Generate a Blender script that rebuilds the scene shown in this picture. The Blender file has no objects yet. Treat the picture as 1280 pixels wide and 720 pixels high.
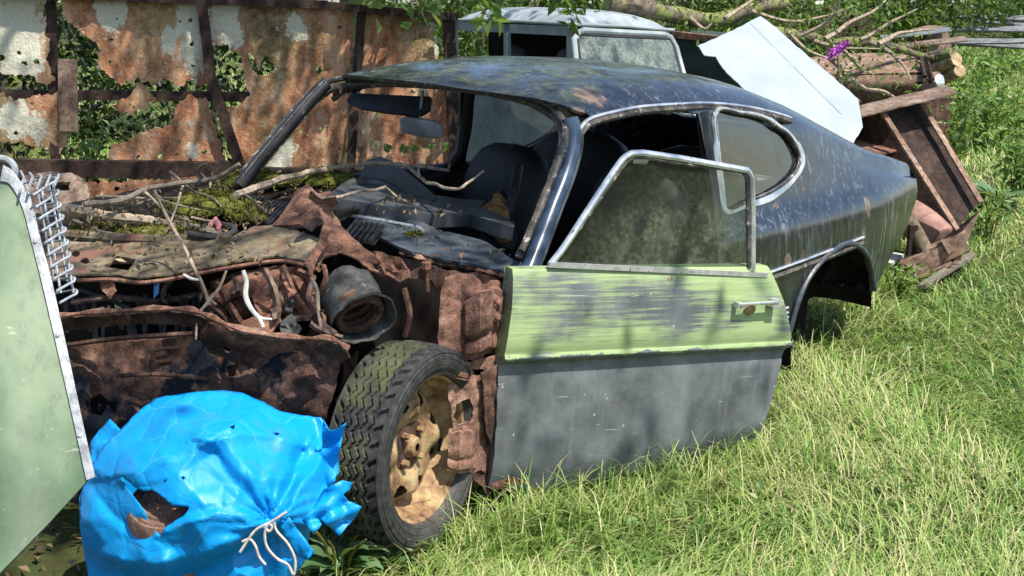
import bpy, math, random
import numpy as np
from mathutils import Vector, Matrix, noise
from mathutils.geometry import delaunay_2d_cdt

random.seed(7)
RNG = np.random.default_rng(11)
scene = bpy.context.scene
COL = scene.collection
rad = math.radians

# ------------------------------------------------------------------ camera
F = 1600.0          # focal length in photo pixels (photo 1280 wide)
H = 1.743           # eye height
PITCH = rad(13.43)
cam_d = bpy.data.cameras.new("camera")
cam = bpy.data.objects.new("camera", cam_d)
COL.objects.link(cam)
cam.location = (0, 0, H)
cam.rotation_euler = (rad(90) - PITCH, 0, 0)
cam_d.sensor_width = 36.0
cam_d.lens = 36.0 * F / 1280.0
cam_d.clip_start = 0.05
cam_d.clip_end = 400
scene.camera = cam
CP, SP = math.cos(PITCH), math.sin(PITCH)

def ray(px, py):
    x = (px - 640) / F
    u = -(py - 360) / F
    return Vector((x, CP + u * SP, -SP + u * CP))
EYE = Vector((0, 0, H))
def U(px, py, d):                       # pixel at depth d (along the view axis)
    return EYE + ray(px, py) * d
def Uz(px, py, z):                      # pixel on the level z
    r = ray(px, py)
    return EYE + r * ((z - H) / r.z)

# car frame: x forward, y to the car's left, z up
YAW, TILT, LEAN = rad(229.6), 0.05, -0.04
CAR = Matrix.Translation((-.9, 4.185, .03)) @ Matrix.Rotation(YAW, 4, 'Z') @ Matrix.Rotation(-TILT, 4, 'Y') @ Matrix.Rotation(LEAN, 4, 'X')
CARI = CAR.inverted()
def onplane(px, py, p0, n):             # car-frame hit of a sight line with a plane of the car
    o = CARI @ EYE
    d = CARI.to_3x3() @ ray(px, py)
    return o + d * ((p0 - o).dot(n) / d.dot(n))
def CY(px, py, y): return onplane(px, py, Vector((0, y, 0)), Vector((0, 1, 0)))
def CX(px, py, x): return onplane(px, py, Vector((x, 0, 0)), Vector((1, 0, 0)))
def CZ(px, py, z): return onplane(px, py, Vector((0, 0, z)), Vector((0, 0, 1)))
def WY(px, py, y): return CAR @ CY(px, py, y)
def plane_map(a, b, c):                 # plane through three (px,py,depth) -> map to world
    A = np.array([[p[0], p[1], 1] for p in (a, b, c)], float)
    k = np.linalg.solve(A, np.array([1 / p[2] for p in (a, b, c)]))
    return lambda x, y: U(x, y, 1 / (k[0] * x + k[1] * y + k[2]))

# ------------------------------------------------------------------ mesh tools
class MB:
    def __init__(s): s.v = []; s.f = []
    def add(s, vs, fs):
        b = len(s.v); s.v += [Vector(p) for p in vs]; s.f += [tuple(i + b for i in f) for f in fs]
        return s
    def box(s, c, size, rot=None, taper=1.0):
        c = Vector(c); x, y, z = (k / 2 for k in size)
        M = rot if rot is not None else Matrix.Identity(3)
        vs = []
        for k, (sx, sy, sz) in enumerate([(-1,-1,-1),(1,-1,-1),(1,1,-1),(-1,1,-1),(-1,-1,1),(1,-1,1),(1,1,1),(-1,1,1)]):
            t = taper if sz > 0 else 1
            vs.append(c + M @ Vector((sx * x * t, sy * y * t, sz * z)))
        return s.add(vs, [(0,3,2,1),(4,5,6,7),(0,1,5,4),(1,2,6,5),(2,3,7,6),(3,0,4,7)])
    def beam(s, p, q, w, h, up=(0, 0, 1)):
        p = Vector(p); q = Vector(q); z = (q - p)
        L = z.length; z.normalize(); x = z.cross(Vector(up))
        if x.length < 1e-4: x = z.cross(Vector((1, 0, 0)))
        x.normalize(); y = x.cross(z)
        M = Matrix((x, z, y)).transposed()
        return s.box((p + q) / 2, (w, L, h), M)
    def tube(s, pts, r, n=8, cap=True, flat=1.0):
        pts = [Vector(p) for p in pts]; m = len(pts)
        rs = r if hasattr(r, '__len__') else [r] * m
        b = len(s.v); prev = None
        for i, p in enumerate(pts):
            t = (pts[min(i + 1, m - 1)] - pts[max(i - 1, 0)])
            if t.length < 1e-9: t = Vector((0, 0, 1))
            t.normalize()
            if prev is None:
                a = t.cross(Vector((0, 0, 1)))
                if a.length < 1e-3: a = t.cross(Vector((1, 0, 0)))
            else: a = prev - t * prev.dot(t)
            a.normalize(); prev = a; c = t.cross(a)
            for k in range(n):
                w = 2 * math.pi * k / n
                s.v.append(p + (a * math.cos(w) + c * math.sin(w) * flat) * rs[i])
        for i in range(m - 1):
            for k in range(n):
                k2 = (k + 1) % n
                s.f.append((b + i * n + k, b + i * n + k2, b + (i + 1) * n + k2, b + (i + 1) * n + k))
        if cap:
            s.f.append(tuple(b + k for k in range(n))[::-1])
            s.f.append(tuple(b + (m - 1) * n + k for k in range(n)))
        return s
    def lathe(s, prof, o, ax, n=32, a0=0.0, a1=2 * math.pi, ref=None):
        # prof: (radius, along-axis)
        o = Vector(o); ax = Vector(ax).normalized()
        e = Vector(ref) if ref else (ax.cross(Vector((0, 0, 1))) if abs(ax.z) < .9 else ax.cross(Vector((1, 0, 0))))
        e = (e - ax * e.dot(ax)).normalized(); g = ax.cross(e)
        full = abs(a1 - a0 - 2 * math.pi) < 1e-6
        cols = n if full else n + 1
        b = len(s.v); m = len(prof)
        for k in range(cols):
            w = a0 + (a1 - a0) * k / n
            for (r, h) in prof: s.v.append(o + ax * h + (e * math.cos(w) + g * math.sin(w)) * r)
        for k in range(n):
            k2 = (k + 1) % cols
            for j in range(m - 1):
                s.f.append((b + k * m + j, b + k2 * m + j, b + k2 * m + j + 1, b + k * m + j + 1))
        return s
    def loft(s, rows, closed=False):
        b = len(s.v); n = len(rows[0])
        for r in rows: s.v += [Vector(p) for p in r]
        for i in range(len(rows) - 1):
            for k in range(n if closed else n - 1):
                k2 = (k + 1) % n
                s.f.append((b + i * n + k, b + i * n + k2, b + (i + 1) * n + k2, b + (i + 1) * n + k))
        return s
    def prism(s, poly, off):
        n = len(poly); off = Vector(off)
        vs = [Vector(p) for p in poly] + [Vector(p) + off for p in poly]
        return s.add(vs, [tuple(range(n))[::-1], tuple(range(n, 2 * n))] + [(i, (i + 1) % n, n + (i + 1) % n, n + i) for i in range(n)])

def link(name, verts, faces, mat, parent=None, smooth=True, ang=40, attr=None):
    me = bpy.data.meshes.new(name)
    if isinstance(verts, np.ndarray):
        nv, nf, k = len(verts), len(faces), faces.shape[1]
        me.vertices.add(nv); me.vertices.foreach_set('co', verts.astype(np.float32).ravel())
        me.loops.add(nf * k); me.loops.foreach_set('vertex_index', faces.astype(np.int32).ravel())
        me.polygons.add(nf); me.polygons.foreach_set('loop_start', np.arange(0, nf * k, k, dtype=np.int32))
        me.update(calc_edges=True)
    else:
        me.from_pydata([tuple(v) for v in verts], [], faces); me.update()
    if smooth:
        me.shade_smooth()
        if ang < 180: me.set_sharp_from_angle(angle=rad(ang))
    if attr is not None:
        a = me.attributes.new('tint', 'FLOAT', 'POINT'); a.data.foreach_set('value', attr.astype(np.float32))
    me.materials.append(mat)
    o = bpy.data.objects.new(name, me); COL.objects.link(o)
    if parent is not None: o.parent = parent
    return o

ROOTI = {}
def root(name, label, cat, loc=(0, 0, 0), group=None, mtx=None):
    o = bpy.data.objects.new(name, None); COL.objects.link(o)
    M = mtx if mtx is not None else Matrix.Translation(Vector(loc))
    o.matrix_world = M
    o.empty_display_size = .1
    o['label'] = label; o['category'] = cat
    if group: o['group'] = group
    ROOTI[o.name] = M.inverted()
    return o
def part(name, mb, mat, par, world=True, smooth=True, ang=40, label=None):
    M = ROOTI[par.name]
    v = [M @ p for p in mb.v] if world else mb.v
    o = link(name, v, mb.f, mat, par, smooth, ang)
    ROOTI[o.name] = M
    if label: o['label'] = label
    return o
def tag(o, label=None, cat=None, group=None, kind=None):
    if label: o['label'] = label
    if cat: o['category'] = cat
    if group: o['group'] = group
    if kind: o['kind'] = kind
    return o
def solo(name, mb, mat, label, cat, group=None, smooth=True, ang=40, base=None):   # a thing that is one mesh, origin at its base
    if base is None:
        base = sum(mb.v, Vector()) / len(mb.v); base.z = min(p.z for p in mb.v)
    o = link(name, [p - base for p in mb.v], mb.f, mat, None, smooth, ang)
    o.location = base
    return tag(o, label, cat, group)

def fbm(p, s=1.0, oct=4):
    return noise.fractal(Vector(p) * s, 1.0, 2.0, oct)
def resample(poly, step, closed=True):
    out = []; n = len(poly)
    for i in range(n if closed else n - 1):
        a = np.array(poly[i], float); b = np.array(poly[(i + 1) % n], float)
        k = max(1, int(round(np.linalg.norm(b - a) / step)))
        for j in range(k): out.append(a + (b - a) * j / k)
    if not closed: out.append(np.array(poly[-1], float))
    return out
def smoothline(pts, n=8, closed=False):     # Catmull-Rom through points
    P = [np.array(p, float) for p in pts]; m = len(P); out = []
    rng = range(m if closed else m - 1)
    for i in rng:
        p1, p2 = P[i], P[(i + 1) % m]
        p0 = P[(i - 1) % m] if closed or i > 0 else 2 * p1 - p2
        p3 = P[(i + 2) % m] if closed or i + 2 < m else 2 * p2 - p1
        for j in range(n):
            t = j / n
            out.append(.5 * ((2 * p1) + (-p0 + p2) * t + (2 * p0 - 5 * p1 + 4 * p2 - p3) * t * t + (-p0 + 3 * p1 - 3 * p2 + p3) * t ** 3))
    if not closed: out.append(P[-1])
    return out
def pip(P, poly):
    x, y = P[:, 0], P[:, 1]; c = np.zeros(len(P), bool); n = len(poly)
    for i in range(n):
        x1, y1 = poly[i]; x2, y2 = poly[(i + 1) % n]
        if y1 == y2: continue
        k = ((y1 > y) != (y2 > y)) & (x < (x2 - x1) * (y - y1) / (y2 - y1) + x1)
        c ^= k
    return c
def ragged(poly, step, amp, freq, seed=0):
    pts = resample(poly, step); n = len(pts); out = []
    for i, p in enumerate(pts):
        t = pts[(i + 1) % n] - pts[i - 1]; L = np.linalg.norm(t) or 1
        nn = np.array([-t[1], t[0]]) / L
        q = Vector((p[0] * freq, p[1] * freq, seed * 7.3))
        out.append(p + nn * amp * (noise.noise(q) + .6 * noise.noise(q * 2.7) + .4 * noise.noise(q * 6.1)))
    return out
def sheet(outer, holes, step, mp, thick=0.0, rag=0.0, ragf=.1, seed=0, rag_holes=None, mb=None, fine=None):
    """planar region (outer minus holes) filled with triangles and mapped to space by mp(x,y); thickness along normals"""
    fine = fine or step
    outer = ragged(outer, fine, rag, ragf, seed) if rag else resample(outer, fine)
    rh = rag if rag_holes is None else rag_holes
    holes = [ragged(h, fine, rh, ragf, seed + 3 + i) if rh else resample(h, fine) for i, h in enumerate(holes)]
    loops = [outer] + holes
    B = np.array([p for l in loops for p in l])
    lo, hi = B[:].min(0), B[:].max(0)
    gx = np.arange(lo[0], hi[0], step); gy = np.arange(lo[1], hi[1], step * .87)
    G = np.array([(x + (step / 2 if j % 2 else 0), y) for j, y in enumerate(gy) for x in gx])
    if len(G):
        r = np.random.default_rng(seed + 5); G = G + r.uniform(-.18, .18, G.shape) * step
        ok = pip(G, outer)
        for h in holes: ok &= ~pip(G, h)
        G = G[ok]
        if len(G):
            keep = np.ones(len(G), bool)
            for i in range(0, len(B), 200):
                D = ((G[:, None, :] - B[None, i:i + 200, :]) ** 2).sum(2).min(1); keep &= D > (min(step, fine) * .5) ** 2
            G = G[keep]
    pts = [Vector(p) for p in B] + [Vector(p) for p in (G if len(G) else [])]
    edges = []; b = 0
    for l in loops:
        n = len(l); edges += [(b + i, b + (i + 1) % n) for i in range(n)]; b += n
    V2, _, F2, _, _, _ = delaunay_2d_cdt(pts, edges, [], 0, 1e-6)
    A = np.array([tuple(v) for v in V2]); T = np.array([f for f in F2 if len(f) == 3])
    cen = A[T].mean(1); ok = pip(cen, outer)
    for h in holes: ok &= ~pip(cen, h)
    T = T[ok]
    P = [Vector(mp(x, y)) for x, y in A]
    mb = mb or MB()
    T = [tuple(int(i) for i in t) for t in T]
    if thick:
        N = [Vector() for _ in P]
        for t in T:
            n = (P[t[1]] - P[t[0]]).cross(P[t[2]] - P[t[0]])
            for i in t: N[i] += n
        Q = [p - n.normalized() * thick if n.length > 0 else p for p, n in zip(P, N)]
        m = len(P); cnt = {}
        for t in T:
            for i in range(3):
                e = (t[i], t[(i + 1) % 3]); cnt[e] = cnt.get(e, 0) + 1
        F_ = list(T) + [tuple(i + m for i in t[::-1]) for t in T]
        for (a, c) in cnt:
            if (c, a) not in cnt: F_.append((c, a, a + m, c + m))
        mb.add(P + Q, F_)
    else: mb.add(P, T)
    return mb
def ring(cx, cy, rx, ry, n=24, rot=0):
    c, s = math.cos(rot), math.sin(rot)
    return [(cx + rx * math.cos(a) * c - ry * math.sin(a) * s, cy + rx * math.cos(a) * s + ry * math.sin(a) * c) for a in [2 * math.pi * k / n for k in range(n)]]

# ------------------------------------------------------------------ materials
class MT:
    def __init__(s, name):
        s.m = bpy.data.materials.new(name); s.m.use_nodes = True
        s.nt = s.m.node_tree; s.nt.nodes.clear()
        s.out = s.n('ShaderNodeOutputMaterial')
        s.co = s.n('ShaderNodeTexCoord').outputs['Object']
    def n(s, t, **kw):
        o = s.nt.nodes.new(t)
        for k, v in kw.items(): setattr(o, k, v)
        return o
    def put(s, sock, v):
        if isinstance(v, bpy.types.NodeSocket): s.nt.links.new(v, sock)
        elif isinstance(v, (tuple, list)): sock.default_value = tuple(v) + ((1,) if len(v) == 3 and sock.type == 'RGBA' else ())
        else: sock.default_value = v
    def vec(s, scale=(1, 1, 1), co=None, rot=(0, 0, 0), loc=(0, 0, 0)):
        o = s.n('ShaderNodeMapping'); s.put(o.inputs[0], co or s.co)
        o.inputs['Scale'].default_value = scale; o.inputs['Rotation'].default_value = rot; o.inputs['Location'].default_value = loc
        return o.outputs[0]
    def noise(s, scale, detail=4, rough=.55, co=None, dist=0.0):
        o = s.n('ShaderNodeTexNoise'); s.put(o.inputs['Vector'], co or s.co)
        o.inputs['Scale'].default_value = scale; o.inputs['Detail'].default_value = detail
        o.inputs['Roughness'].default_value = rough; o.inputs['Distortion'].default_value = dist
        return o.outputs['Fac']
    def voro(s, scale, co=None, feat='F1'):
        o = s.n('ShaderNodeTexVoronoi', feature=feat); s.put(o.inputs['Vector'], co or s.co); o.inputs['Scale'].default_value = scale
        return o.outputs['Distance']
    def ramp(s, f, *stops):
        o = s.n('ShaderNodeValToRGB'); s.put(o.inputs[0], f); e = o.color_ramp.elements
        while len(e) < len(stops): e.new(.5)
        for i, (p, c) in enumerate(stops):
            e[i].position = p; e[i].color = (c, c, c, 1) if not hasattr(c, '__len__') else tuple(c) + (1,)
        return o.outputs[0]
    def mix(s, f, a, b, mode='MIX'):
        o = s.n('ShaderNodeMix', data_type='RGBA', blend_type=mode); s.put(o.inputs[0], f); s.put(o.inputs[6], a); s.put(o.inputs[7], b)
        return o.outputs[2]
    def math(s, op, a, b=0.0, clamp=False):
        o = s.n('ShaderNodeMath', operation=op, use_clamp=clamp); s.put(o.inputs[0], a); s.put(o.inputs[1], b)
        return o.outputs[0]
    def sep(s, co=None):
        o = s.n('ShaderNodeSeparateXYZ'); s.put(o.inputs[0], co or s.co); return o.outputs
    def normal_up(s):
        g = s.n('ShaderNodeNewGeometry'); o = s.n('ShaderNodeSeparateXYZ'); s.put(o.inputs[0], g.outputs['Normal']); return o.outputs[2]
    def bump(s, h, strength=.4, dist=.01):
        o = s.n('ShaderNodeBump'); o.inputs['Strength'].default_value = strength; o.inputs['Distance'].default_value = dist
        s.put(o.inputs['Height'], h); return o.outputs[0]
    def bsdf(s, color, rough=.8, metal=0.0, nrm=None, spec=.5, **kw):
        o = s.n('ShaderNodeBsdfPrincipled'); s.put(o.inputs['Base Color'], color); s.put(o.inputs['Roughness'], rough); s.put(o.inputs['Metallic'], metal)
        o.inputs['Specular IOR Level'].default_value = spec
        if nrm: s.put(o.inputs['Normal'], nrm)
        for k, v in kw.items(): s.put(o.inputs[k], v)
        return o.outputs[0]
    def add(s, f, a, b):
        o = s.n('ShaderNodeMixShader'); s.put(o.inputs[0], f); s.put(o.inputs[1], a); s.put(o.inputs[2], b); return o.outputs[0]
    def done(s, sh): s.put(s.out.inputs[0], sh); return s.m

def rust(name, dark=(.035, .015, .01), mid=(.12, .045, .025), lite=(.27, .11, .05), paint=None, pamt=.6, scale=1.0, grey=0.0, bump=.6):
    t = MT(name)
    a = t.noise(5 * scale, 8, .65); b = t.noise(28 * scale, 6, .7); c = t.noise(120 * scale, 3, .6)
    col = t.ramp(a, (.3, dark), (.5, mid), (.7, lite))
    col = t.mix(t.ramp(b, (.42, 0.), (.62, .75)), col, tuple(k * .45 for k in dark))
    col = t.mix(t.ramp(c, (.55, 0.), (.75, .5)), col, lite)
    if grey: col = t.mix(t.ramp(t.noise(9 * scale, 7, .7, t.vec(loc=(3, 1, 2))), (.5, 0.), (.66, grey)), col, (.075, .078, .078))
    if paint:
        m = t.ramp(t.noise(3.2 * scale, 9, .68, t.vec(loc=(1.3, .2, 5))), (pamt - .02, 0.), (pamt + .03, 1.))
        col = t.mix(m, col, paint)
    h = t.math('ADD', b, t.math('MULTIPLY', c, .5))
    return t.done(t.bsdf(col, t.ramp(a, (.3, .95), (.7, .75)), 0, t.bump(h, bump, .006), .25))

def leafmat(name, a, b, c, tr=.35):
    t = MT(name); at = t.n('ShaderNodeAttribute', attribute_name='tint').outputs['Fac']
    col = t.ramp(at, (0., a), (.55, b), (1., c))
    d = t.bsdf(col, .45, 0, None, .35)
    tl = t.n('ShaderNodeBsdfTranslucent'); t.put(tl.inputs[0], t.mix(.35, col, (.5, .7, .1)))
    return t.done(t.add(tr, d, tl.outputs[0]))

M = {}
M['rust'] = rust('rusty steel', (.03, .018, .013), (.13, .062, .04), (.28, .15, .095), grey=.25)
M['rust_dark'] = rust('dark rusty steel', (.016, .010, .008), (.085, .044, .03), (.26, .14, .092), grey=.4)
M['rust_red'] = rust('red brown rust', (.06, .03, .02), (.21, .098, .063), (.42, .245, .165), bump=1.0)
M['rust_olive'] = rust('mossy rusty steel', (.07, .055, .033), (.17, .13, .075), (.31, .25, .16), paint=(.16, .085, .057), pamt=.58, grey=.35)
M['rust_brown'] = rust('flat brown rust', (.016, .010, .008), (.042, .024, .018), (.10, .06, .042), bump=.4)
M['rust_pillar'] = rust('dusty pillar rust', (.085, .043, .03), (.27, .14, .10), (.46, .29, .215), bump=1.0)
M['rust_front'] = rust('rust over blue black paint', (.018, .011, .009), (.12, .06, .04), (.34, .19, .125), paint=(.010, .014, .021), pamt=.53, grey=.35)
M['rust_tan'] = rust('sun bleached rust', (.12, .065, .045), (.27, .165, .115), (.46, .34, .26), grey=.2, bump=.5)
M['rust_pale'] = rust('pale dusty rust', (.09, .055, .04), (.21, .14, .10), (.36, .28, .22), grey=.3, bump=.5)

def m_fence(spots=()):
    t = MT('flaking painted sheet')
    st = t.vec((1, 1, .4))
    a = t.noise(5.5, 10, .72, st); b = t.noise(24, 8, .72); c = t.noise(90, 5, .7)
    col = t.ramp(a, (.30, (.05, .024, .016)), (.41, (.21, .085, .042)), (.50, (.40, .18, .09)), (.60, (.54, .32, .18)), (.70, (.64, .52, .36)))
    ol = t.ramp(t.noise(1.9, 5, .6, t.vec((1, 1, .5), loc=(4, 0, 2))), (.47, 0.), (.60, .8))
    col = t.mix(ol, col, t.ramp(b, (.32, (.07, .05, .022)), (.62, (.235, .19, .085))))
    fl = t.math('ADD', b, t.math('MULTIPLY', t.math('SUBTRACT', c, .5), .7))
    col = t.mix(t.ramp(fl, (.55, 0.), (.64, .85)), col, t.mix(a, (.12, .055, .035), (.66, .55, .40)))
    col = t.mix(t.ramp(fl, (.30, .85), (.40, 0.)), col, (.055, .026, .018))
    p = t.math('ADD', t.noise(1.55, 2, .5, t.vec((1, 1, .6), loc=(.15, 2, .3))), t.math('MULTIPLY', t.math('SUBTRACT', a, .5), .42))
    p = t.math('ADD', p, t.math('MULTIPLY', t.math('SUBTRACT', b, .5), .22))
    col = t.mix(t.ramp(p, (.70, 0.), (.73, .95)), col, (.52, .48, .36))
    for (sc_, rr) in spots:
        q = t.n('ShaderNodeVectorMath', operation='DISTANCE'); t.put(q.inputs[0], t.vec((1, 1, .7))); q.inputs[1].default_value = (sc_[0], sc_[1], sc_[2] * .7)
        e = t.math('ADD', t.math('DIVIDE', q.outputs['Value'], rr), t.math('MULTIPLY', t.math('SUBTRACT', a, .5), 4.2))
        e = t.math('ADD', e, t.math('MULTIPLY', t.math('SUBTRACT', b, .5), 2.2))
        col = t.mix(t.ramp(e, (.82, .95), (.92, 0.)), col, t.mix(t.ramp(c, (.4, 0.), (.7, 1.)), (.60, .59, .47), (.46, .43, .31)))
    return t.done(t.bsdf(col, .85, 0, t.bump(t.math('ADD', b, t.math('MULTIPLY', a, 2)), 1.0, .015), .2))

def m_body(spots=()):
    t = MT('weathered blue black paint')
    st = t.noise(30, 7, .7, t.vec((1.6, 1.6, .10))); w = t.noise(4, 6, .6)
    col = t.mix(t.ramp(w, (.4, 0.), (.7, 1.)), (.004, .005, .007), (.009, .013, .022))
    z = t.sep()[2]
    col = t.mix(t.math('MULTIPLY', t.ramp(st, (.53, 0.), (.64, .75)), t.ramp(t.noise(2.6, 5, .65, t.vec(loc=(1, 1, 1))), (.36, .0), (.58, 1.))), col, (.15, .165, .175))
    col = t.mix(t.ramp(t.noise(60, 4, .7, t.vec((1, 1, .3))), (.66, 0.), (.74, .45)), col, (.3, .31, .3))
    up = t.normal_up()
    alg = t.math('MULTIPLY', t.ramp(up, (.78, 0.), (.95, 1.)), t.ramp(t.noise(7, 7, .7), (.42, 0.), (.62, .8)))
    col = t.mix(alg, col, t.ramp(t.noise(40, 3), (.35, (.02, .026, .012)), (.65, (.085, .105, .055))))
    lich = t.math('MULTIPLY', t.ramp(up, (.7, 0.), (.9, 1.)), t.ramp(t.math('ADD', t.voro(7), t.math('MULTIPLY', t.noise(40, 4, .7), .25)), (.17, 1.), (.21, 0.)))
    col = t.mix(t.math('MULTIPLY', lich, .75), col, (.27, .30, .25))
    r = t.ramp(t.noise(3.1, 8, .72, t.vec(loc=(2, 7, 1))), (.66, 0.), (.70, 1.))
    for (c, rr, sz) in spots:
        d = t.n('ShaderNodeVectorMath', operation='DISTANCE'); t.put(d.inputs[0], t.vec((1, 1, sz), loc=(0, 0, 0))); d.inputs[1].default_value = (c[0], c[1], c[2] * sz)
        k = t.math('ADD', t.math('DIVIDE', d.outputs['Value'], rr), t.math('MULTIPLY', t.math('SUBTRACT', t.noise(22, 7, .7), .5), 2.6))
        r = t.math('MAXIMUM', r, t.ramp(k, (.8, 1.), (.95, 0.)))
    col = t.mix(r, col, t.ramp(t.noise(30), (.35, (.045, .03, .022)), (.65, (.165, .11, .08))))
    ro = t.mix(r, t.ramp(st, (.4, .2), (.7, .55)), (.9, .9, .9))
    ro = t.mix(alg, ro, (.9, .9, .9))
    return t.done(t.bsdf(col, ro, 0, t.bump(t.math('ADD', t.noise(35, 4), t.math('MULTIPLY', t.noise(3.5, 3), 6)), .07, .006), .5, **{'Coat Weight': t.math('SUBTRACT', .7, t.math('MULTIPLY', alg, .7)), 'Coat Roughness': .12}))

def m_door():
    t = MT('dark door paint with lime residue')
    x, y, z = t.sep()
    dk = t.mix(t.ramp(t.noise(5, 8, .68), (.35, 0.), (.65, 1.)), (.06, .068, .072), (.145, .158, .162))
    run = t.noise(26, 5, .6, t.vec((1.2, 1.2, .1)))
    dk = t.mix(t.ramp(run, (.55, 0.), (.72, .5)), dk, (.16, .18, .18))
    sp = t.ramp(t.voro(26, t.vec((1, 1, .7))), (.05, 1.), (.10, 0.))
    sp2 = t.ramp(t.noise(9, 4), (.47, 0.), (.56, .9))
    dk = t.mix(t.math('MULTIPLY', sp, sp2), dk, (.42, .44, .42))
    scr = t.ramp(t.noise(30, 3, .5, t.vec((.25, .25, 3.2), rot=(0, .25, 0))), (.69, 0.), (.71, .7))
    dk = t.mix(scr, dk, (.33, .4, .25))
    dk = t.mix(t.ramp(t.noise(2.3, 7, .7, t.vec(loc=(5, 5, 5))), (.62, 0.), (.68, .55)), dk, (.10, .10, .055))
    # lime residue above the swage line, rubbed off in horizontal strokes
    sw = t.noise(30, 8, .78, t.vec((.10, .10, 3.6)))
    big = t.noise(2.6, 4, .55, t.vec((1, 1, 1.4), loc=(.35, 0, .7)))
    k = t.math('ADD', t.math('MULTIPLY', sw, .8), t.math('MULTIPLY', big, .95))
    edge = t.math('ADD', t.ramp(z, (.0, 0.), (1., 1.)), 0.0)
    zz = t.math('ABSOLUTE', t.math('SUBTRACT', z, -.145))
    k = t.math('ADD', k, t.math('MULTIPLY', zz, .95))
    lime = t.mix(t.noise(24, 7, .75, t.vec((.12, .12, 3))), (.12, .20, .06), (.41, .50, .25))
    ma = t.math('MULTIPLY', t.ramp(k, (.80, 0.), (.96, 1.)), t.math('GREATER_THAN', t.math('ADD', z, t.math('MULTIPLY', t.math('SUBTRACT', t.noise(18, 6, .7, t.vec((.6, .6, 1))), .62), .10)), -.300))
    col = t.mix(ma, dk, lime)
    rs = t.math('MULTIPLY', t.ramp(t.noise(9, 6, .7), (.66, 0.), (.7, .9)), t.ramp(big, (.45, 1.), (.55, .2)))
    col = t.mix(rs, col, (.16, .075, .045))
    return t.done(t.bsdf(col, t.mix(ma, (.42, .42, .42), (.85, .85, .85)), 0, t.bump(t.math('ADD', sw, run), .12, .003), .4))
M['door'] = m_door()

def simple(name, c1, c2, scale=8, rough=.6, metal=0.0, bump=.2, detail=5, spec=.5, speck=None, sscale=30, sth=.62, bs=None, **kw):
    t = MT(name); a = t.noise(scale, detail, .6)
    col = t.ramp(a, (.35, c1), (.65, c2))
    if speck: col = t.mix(t.ramp(t.noise(sscale, 6, .68), (sth, 0.), (sth + .05, .9)), col, speck)
    return t.done(t.bsdf(col, rough, metal, t.bump(t.noise(bs or scale * 4, 5), bump, .004), spec, **kw))
M['chrome'] = simple('dull chrome', (.50, .51, .51), (.74, .75, .76), 30, .28, .65, .08, speck=(.12, .10, .08), sscale=45, sth=.62)
M['rubber'] = simple('perished rubber', (.012, .012, .012), (.035, .034, .032), 20, .75, 0, .3, speck=(.14, .14, .13), sscale=60, sth=.66)
M['seal'] = simple('weathered window seal', (.02, .018, .016), (.10, .085, .07), 25, .7, 0, .4, speck=(.36, .33, .29), sscale=40, sth=.58)
M['trim'] = simple('black vinyl trim', (.006, .007, .008), (.02, .022, .026), 9, .5, 0, .15, speck=(.11, .12, .12), sscale=18, sth=.63)
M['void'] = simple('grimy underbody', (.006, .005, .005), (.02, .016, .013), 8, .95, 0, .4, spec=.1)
M['lining'] = simple('stained grey headlining', (.06, .065, .06), (.14, .15, .13), 6, .9, 0, .3, speck=(.03, .03, .025), sscale=14, sth=.6)
M['seat'] = simple('black seat vinyl', (.004, .004, .004), (.010, .009, .008), 7, .6, 0, .25, speck=(.08, .075, .06), sscale=25, sth=.66)
M['foam'] = simple('crumbling seat foam', (.12, .055, .015), (.36, .2, .06), 22, .95, 0, 1.0, speck=(.04, .025, .012), sscale=30, sth=.55)
M['ledge'] = simple('worn blue black ledge', (.014, .019, .027), (.07, .085, .10), 11, .4, 0, .5, speck=(.12, .07, .05), sscale=9, sth=.6)
M['dash'] = simple('dusty dash vinyl lightened as sunlit', (.018, .021, .024), (.065, .074, .08), 8, .5, 0, .2, speck=(.14, .15, .15), sscale=20, sth=.66)  # sun through the screen painted in as lighter grey, plus dust specks
M['pillar'] = simple('blue pillar paint', (.014, .028, .055), (.045, .075, .125), 9, .3, 0, .1, speck=(.3, .33, .36), sscale=30, sth=.68)
M['greymetal'] = simple('grey scale metal', (.018, .018, .017), (.075, .078, .07), 26, .7, .3, .6, speck=(.3, .3, .27), sscale=55, sth=.62)
M['galv'] = simple('galvanised steel', (.17, .18, .19), (.36, .38, .39), 30, .5, .2, .4, speck=(.16, .12, .09), sscale=22, sth=.62)
M['wire'] = simple('galvanised wire', (.26, .28, .3), (.48, .5, .53), 60, .42, .3, .1)
M['bone'] = simple('bleached root', (.34, .33, .30), (.6, .58, .54), 30, .8, 0, .3)
M['stick'] = simple('dead twig bark', (.16, .12, .085), (.36, .29, .21), 40, .9, 0, .6, speck=(.06, .045, .03), sscale=50, sth=.6)
M['twig'] = simple('grey dead twig', (.07, .055, .042), (.2, .165, .13), 40, .9, 0, .6)
M['bark'] = simple('mossy branch bark', (.055, .042, .028), (.17, .14, .1), 18, .95, 0, .9, speck=(.16, .19, .05), sscale=7, sth=.5)
M['string'] = simple('frayed pale string', (.34, .29, .25), (.58, .53, .47), 50, .9, 0, .3)
M['pink'] = simple('faded pink plastic', (.5, .14, .16), (.66, .25, .26), 20, .5, 0, .1)
M['blue_chip'] = simple('blue plastic chip', (.1, .3, .7), (.15, .4, .85), 20, .4)
M['flower'] = simple('purple petals', (.30, .03, .30), (.5, .09, .5), 60, .7)
M['white_paint'] = simple('pale chalky paint', (.235, .27, .30), (.29, .32, .345), 3, .6, 0, .05, speck=(.5, .5, .5), sscale=30, sth=.7)
M['van_paint'] = simple('faded grey blue paint', (.19, .225, .235), (.33, .365, .375), 5, .45, 0, .08, speck=(.2, .22, .18), sscale=16, sth=.6)
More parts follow.
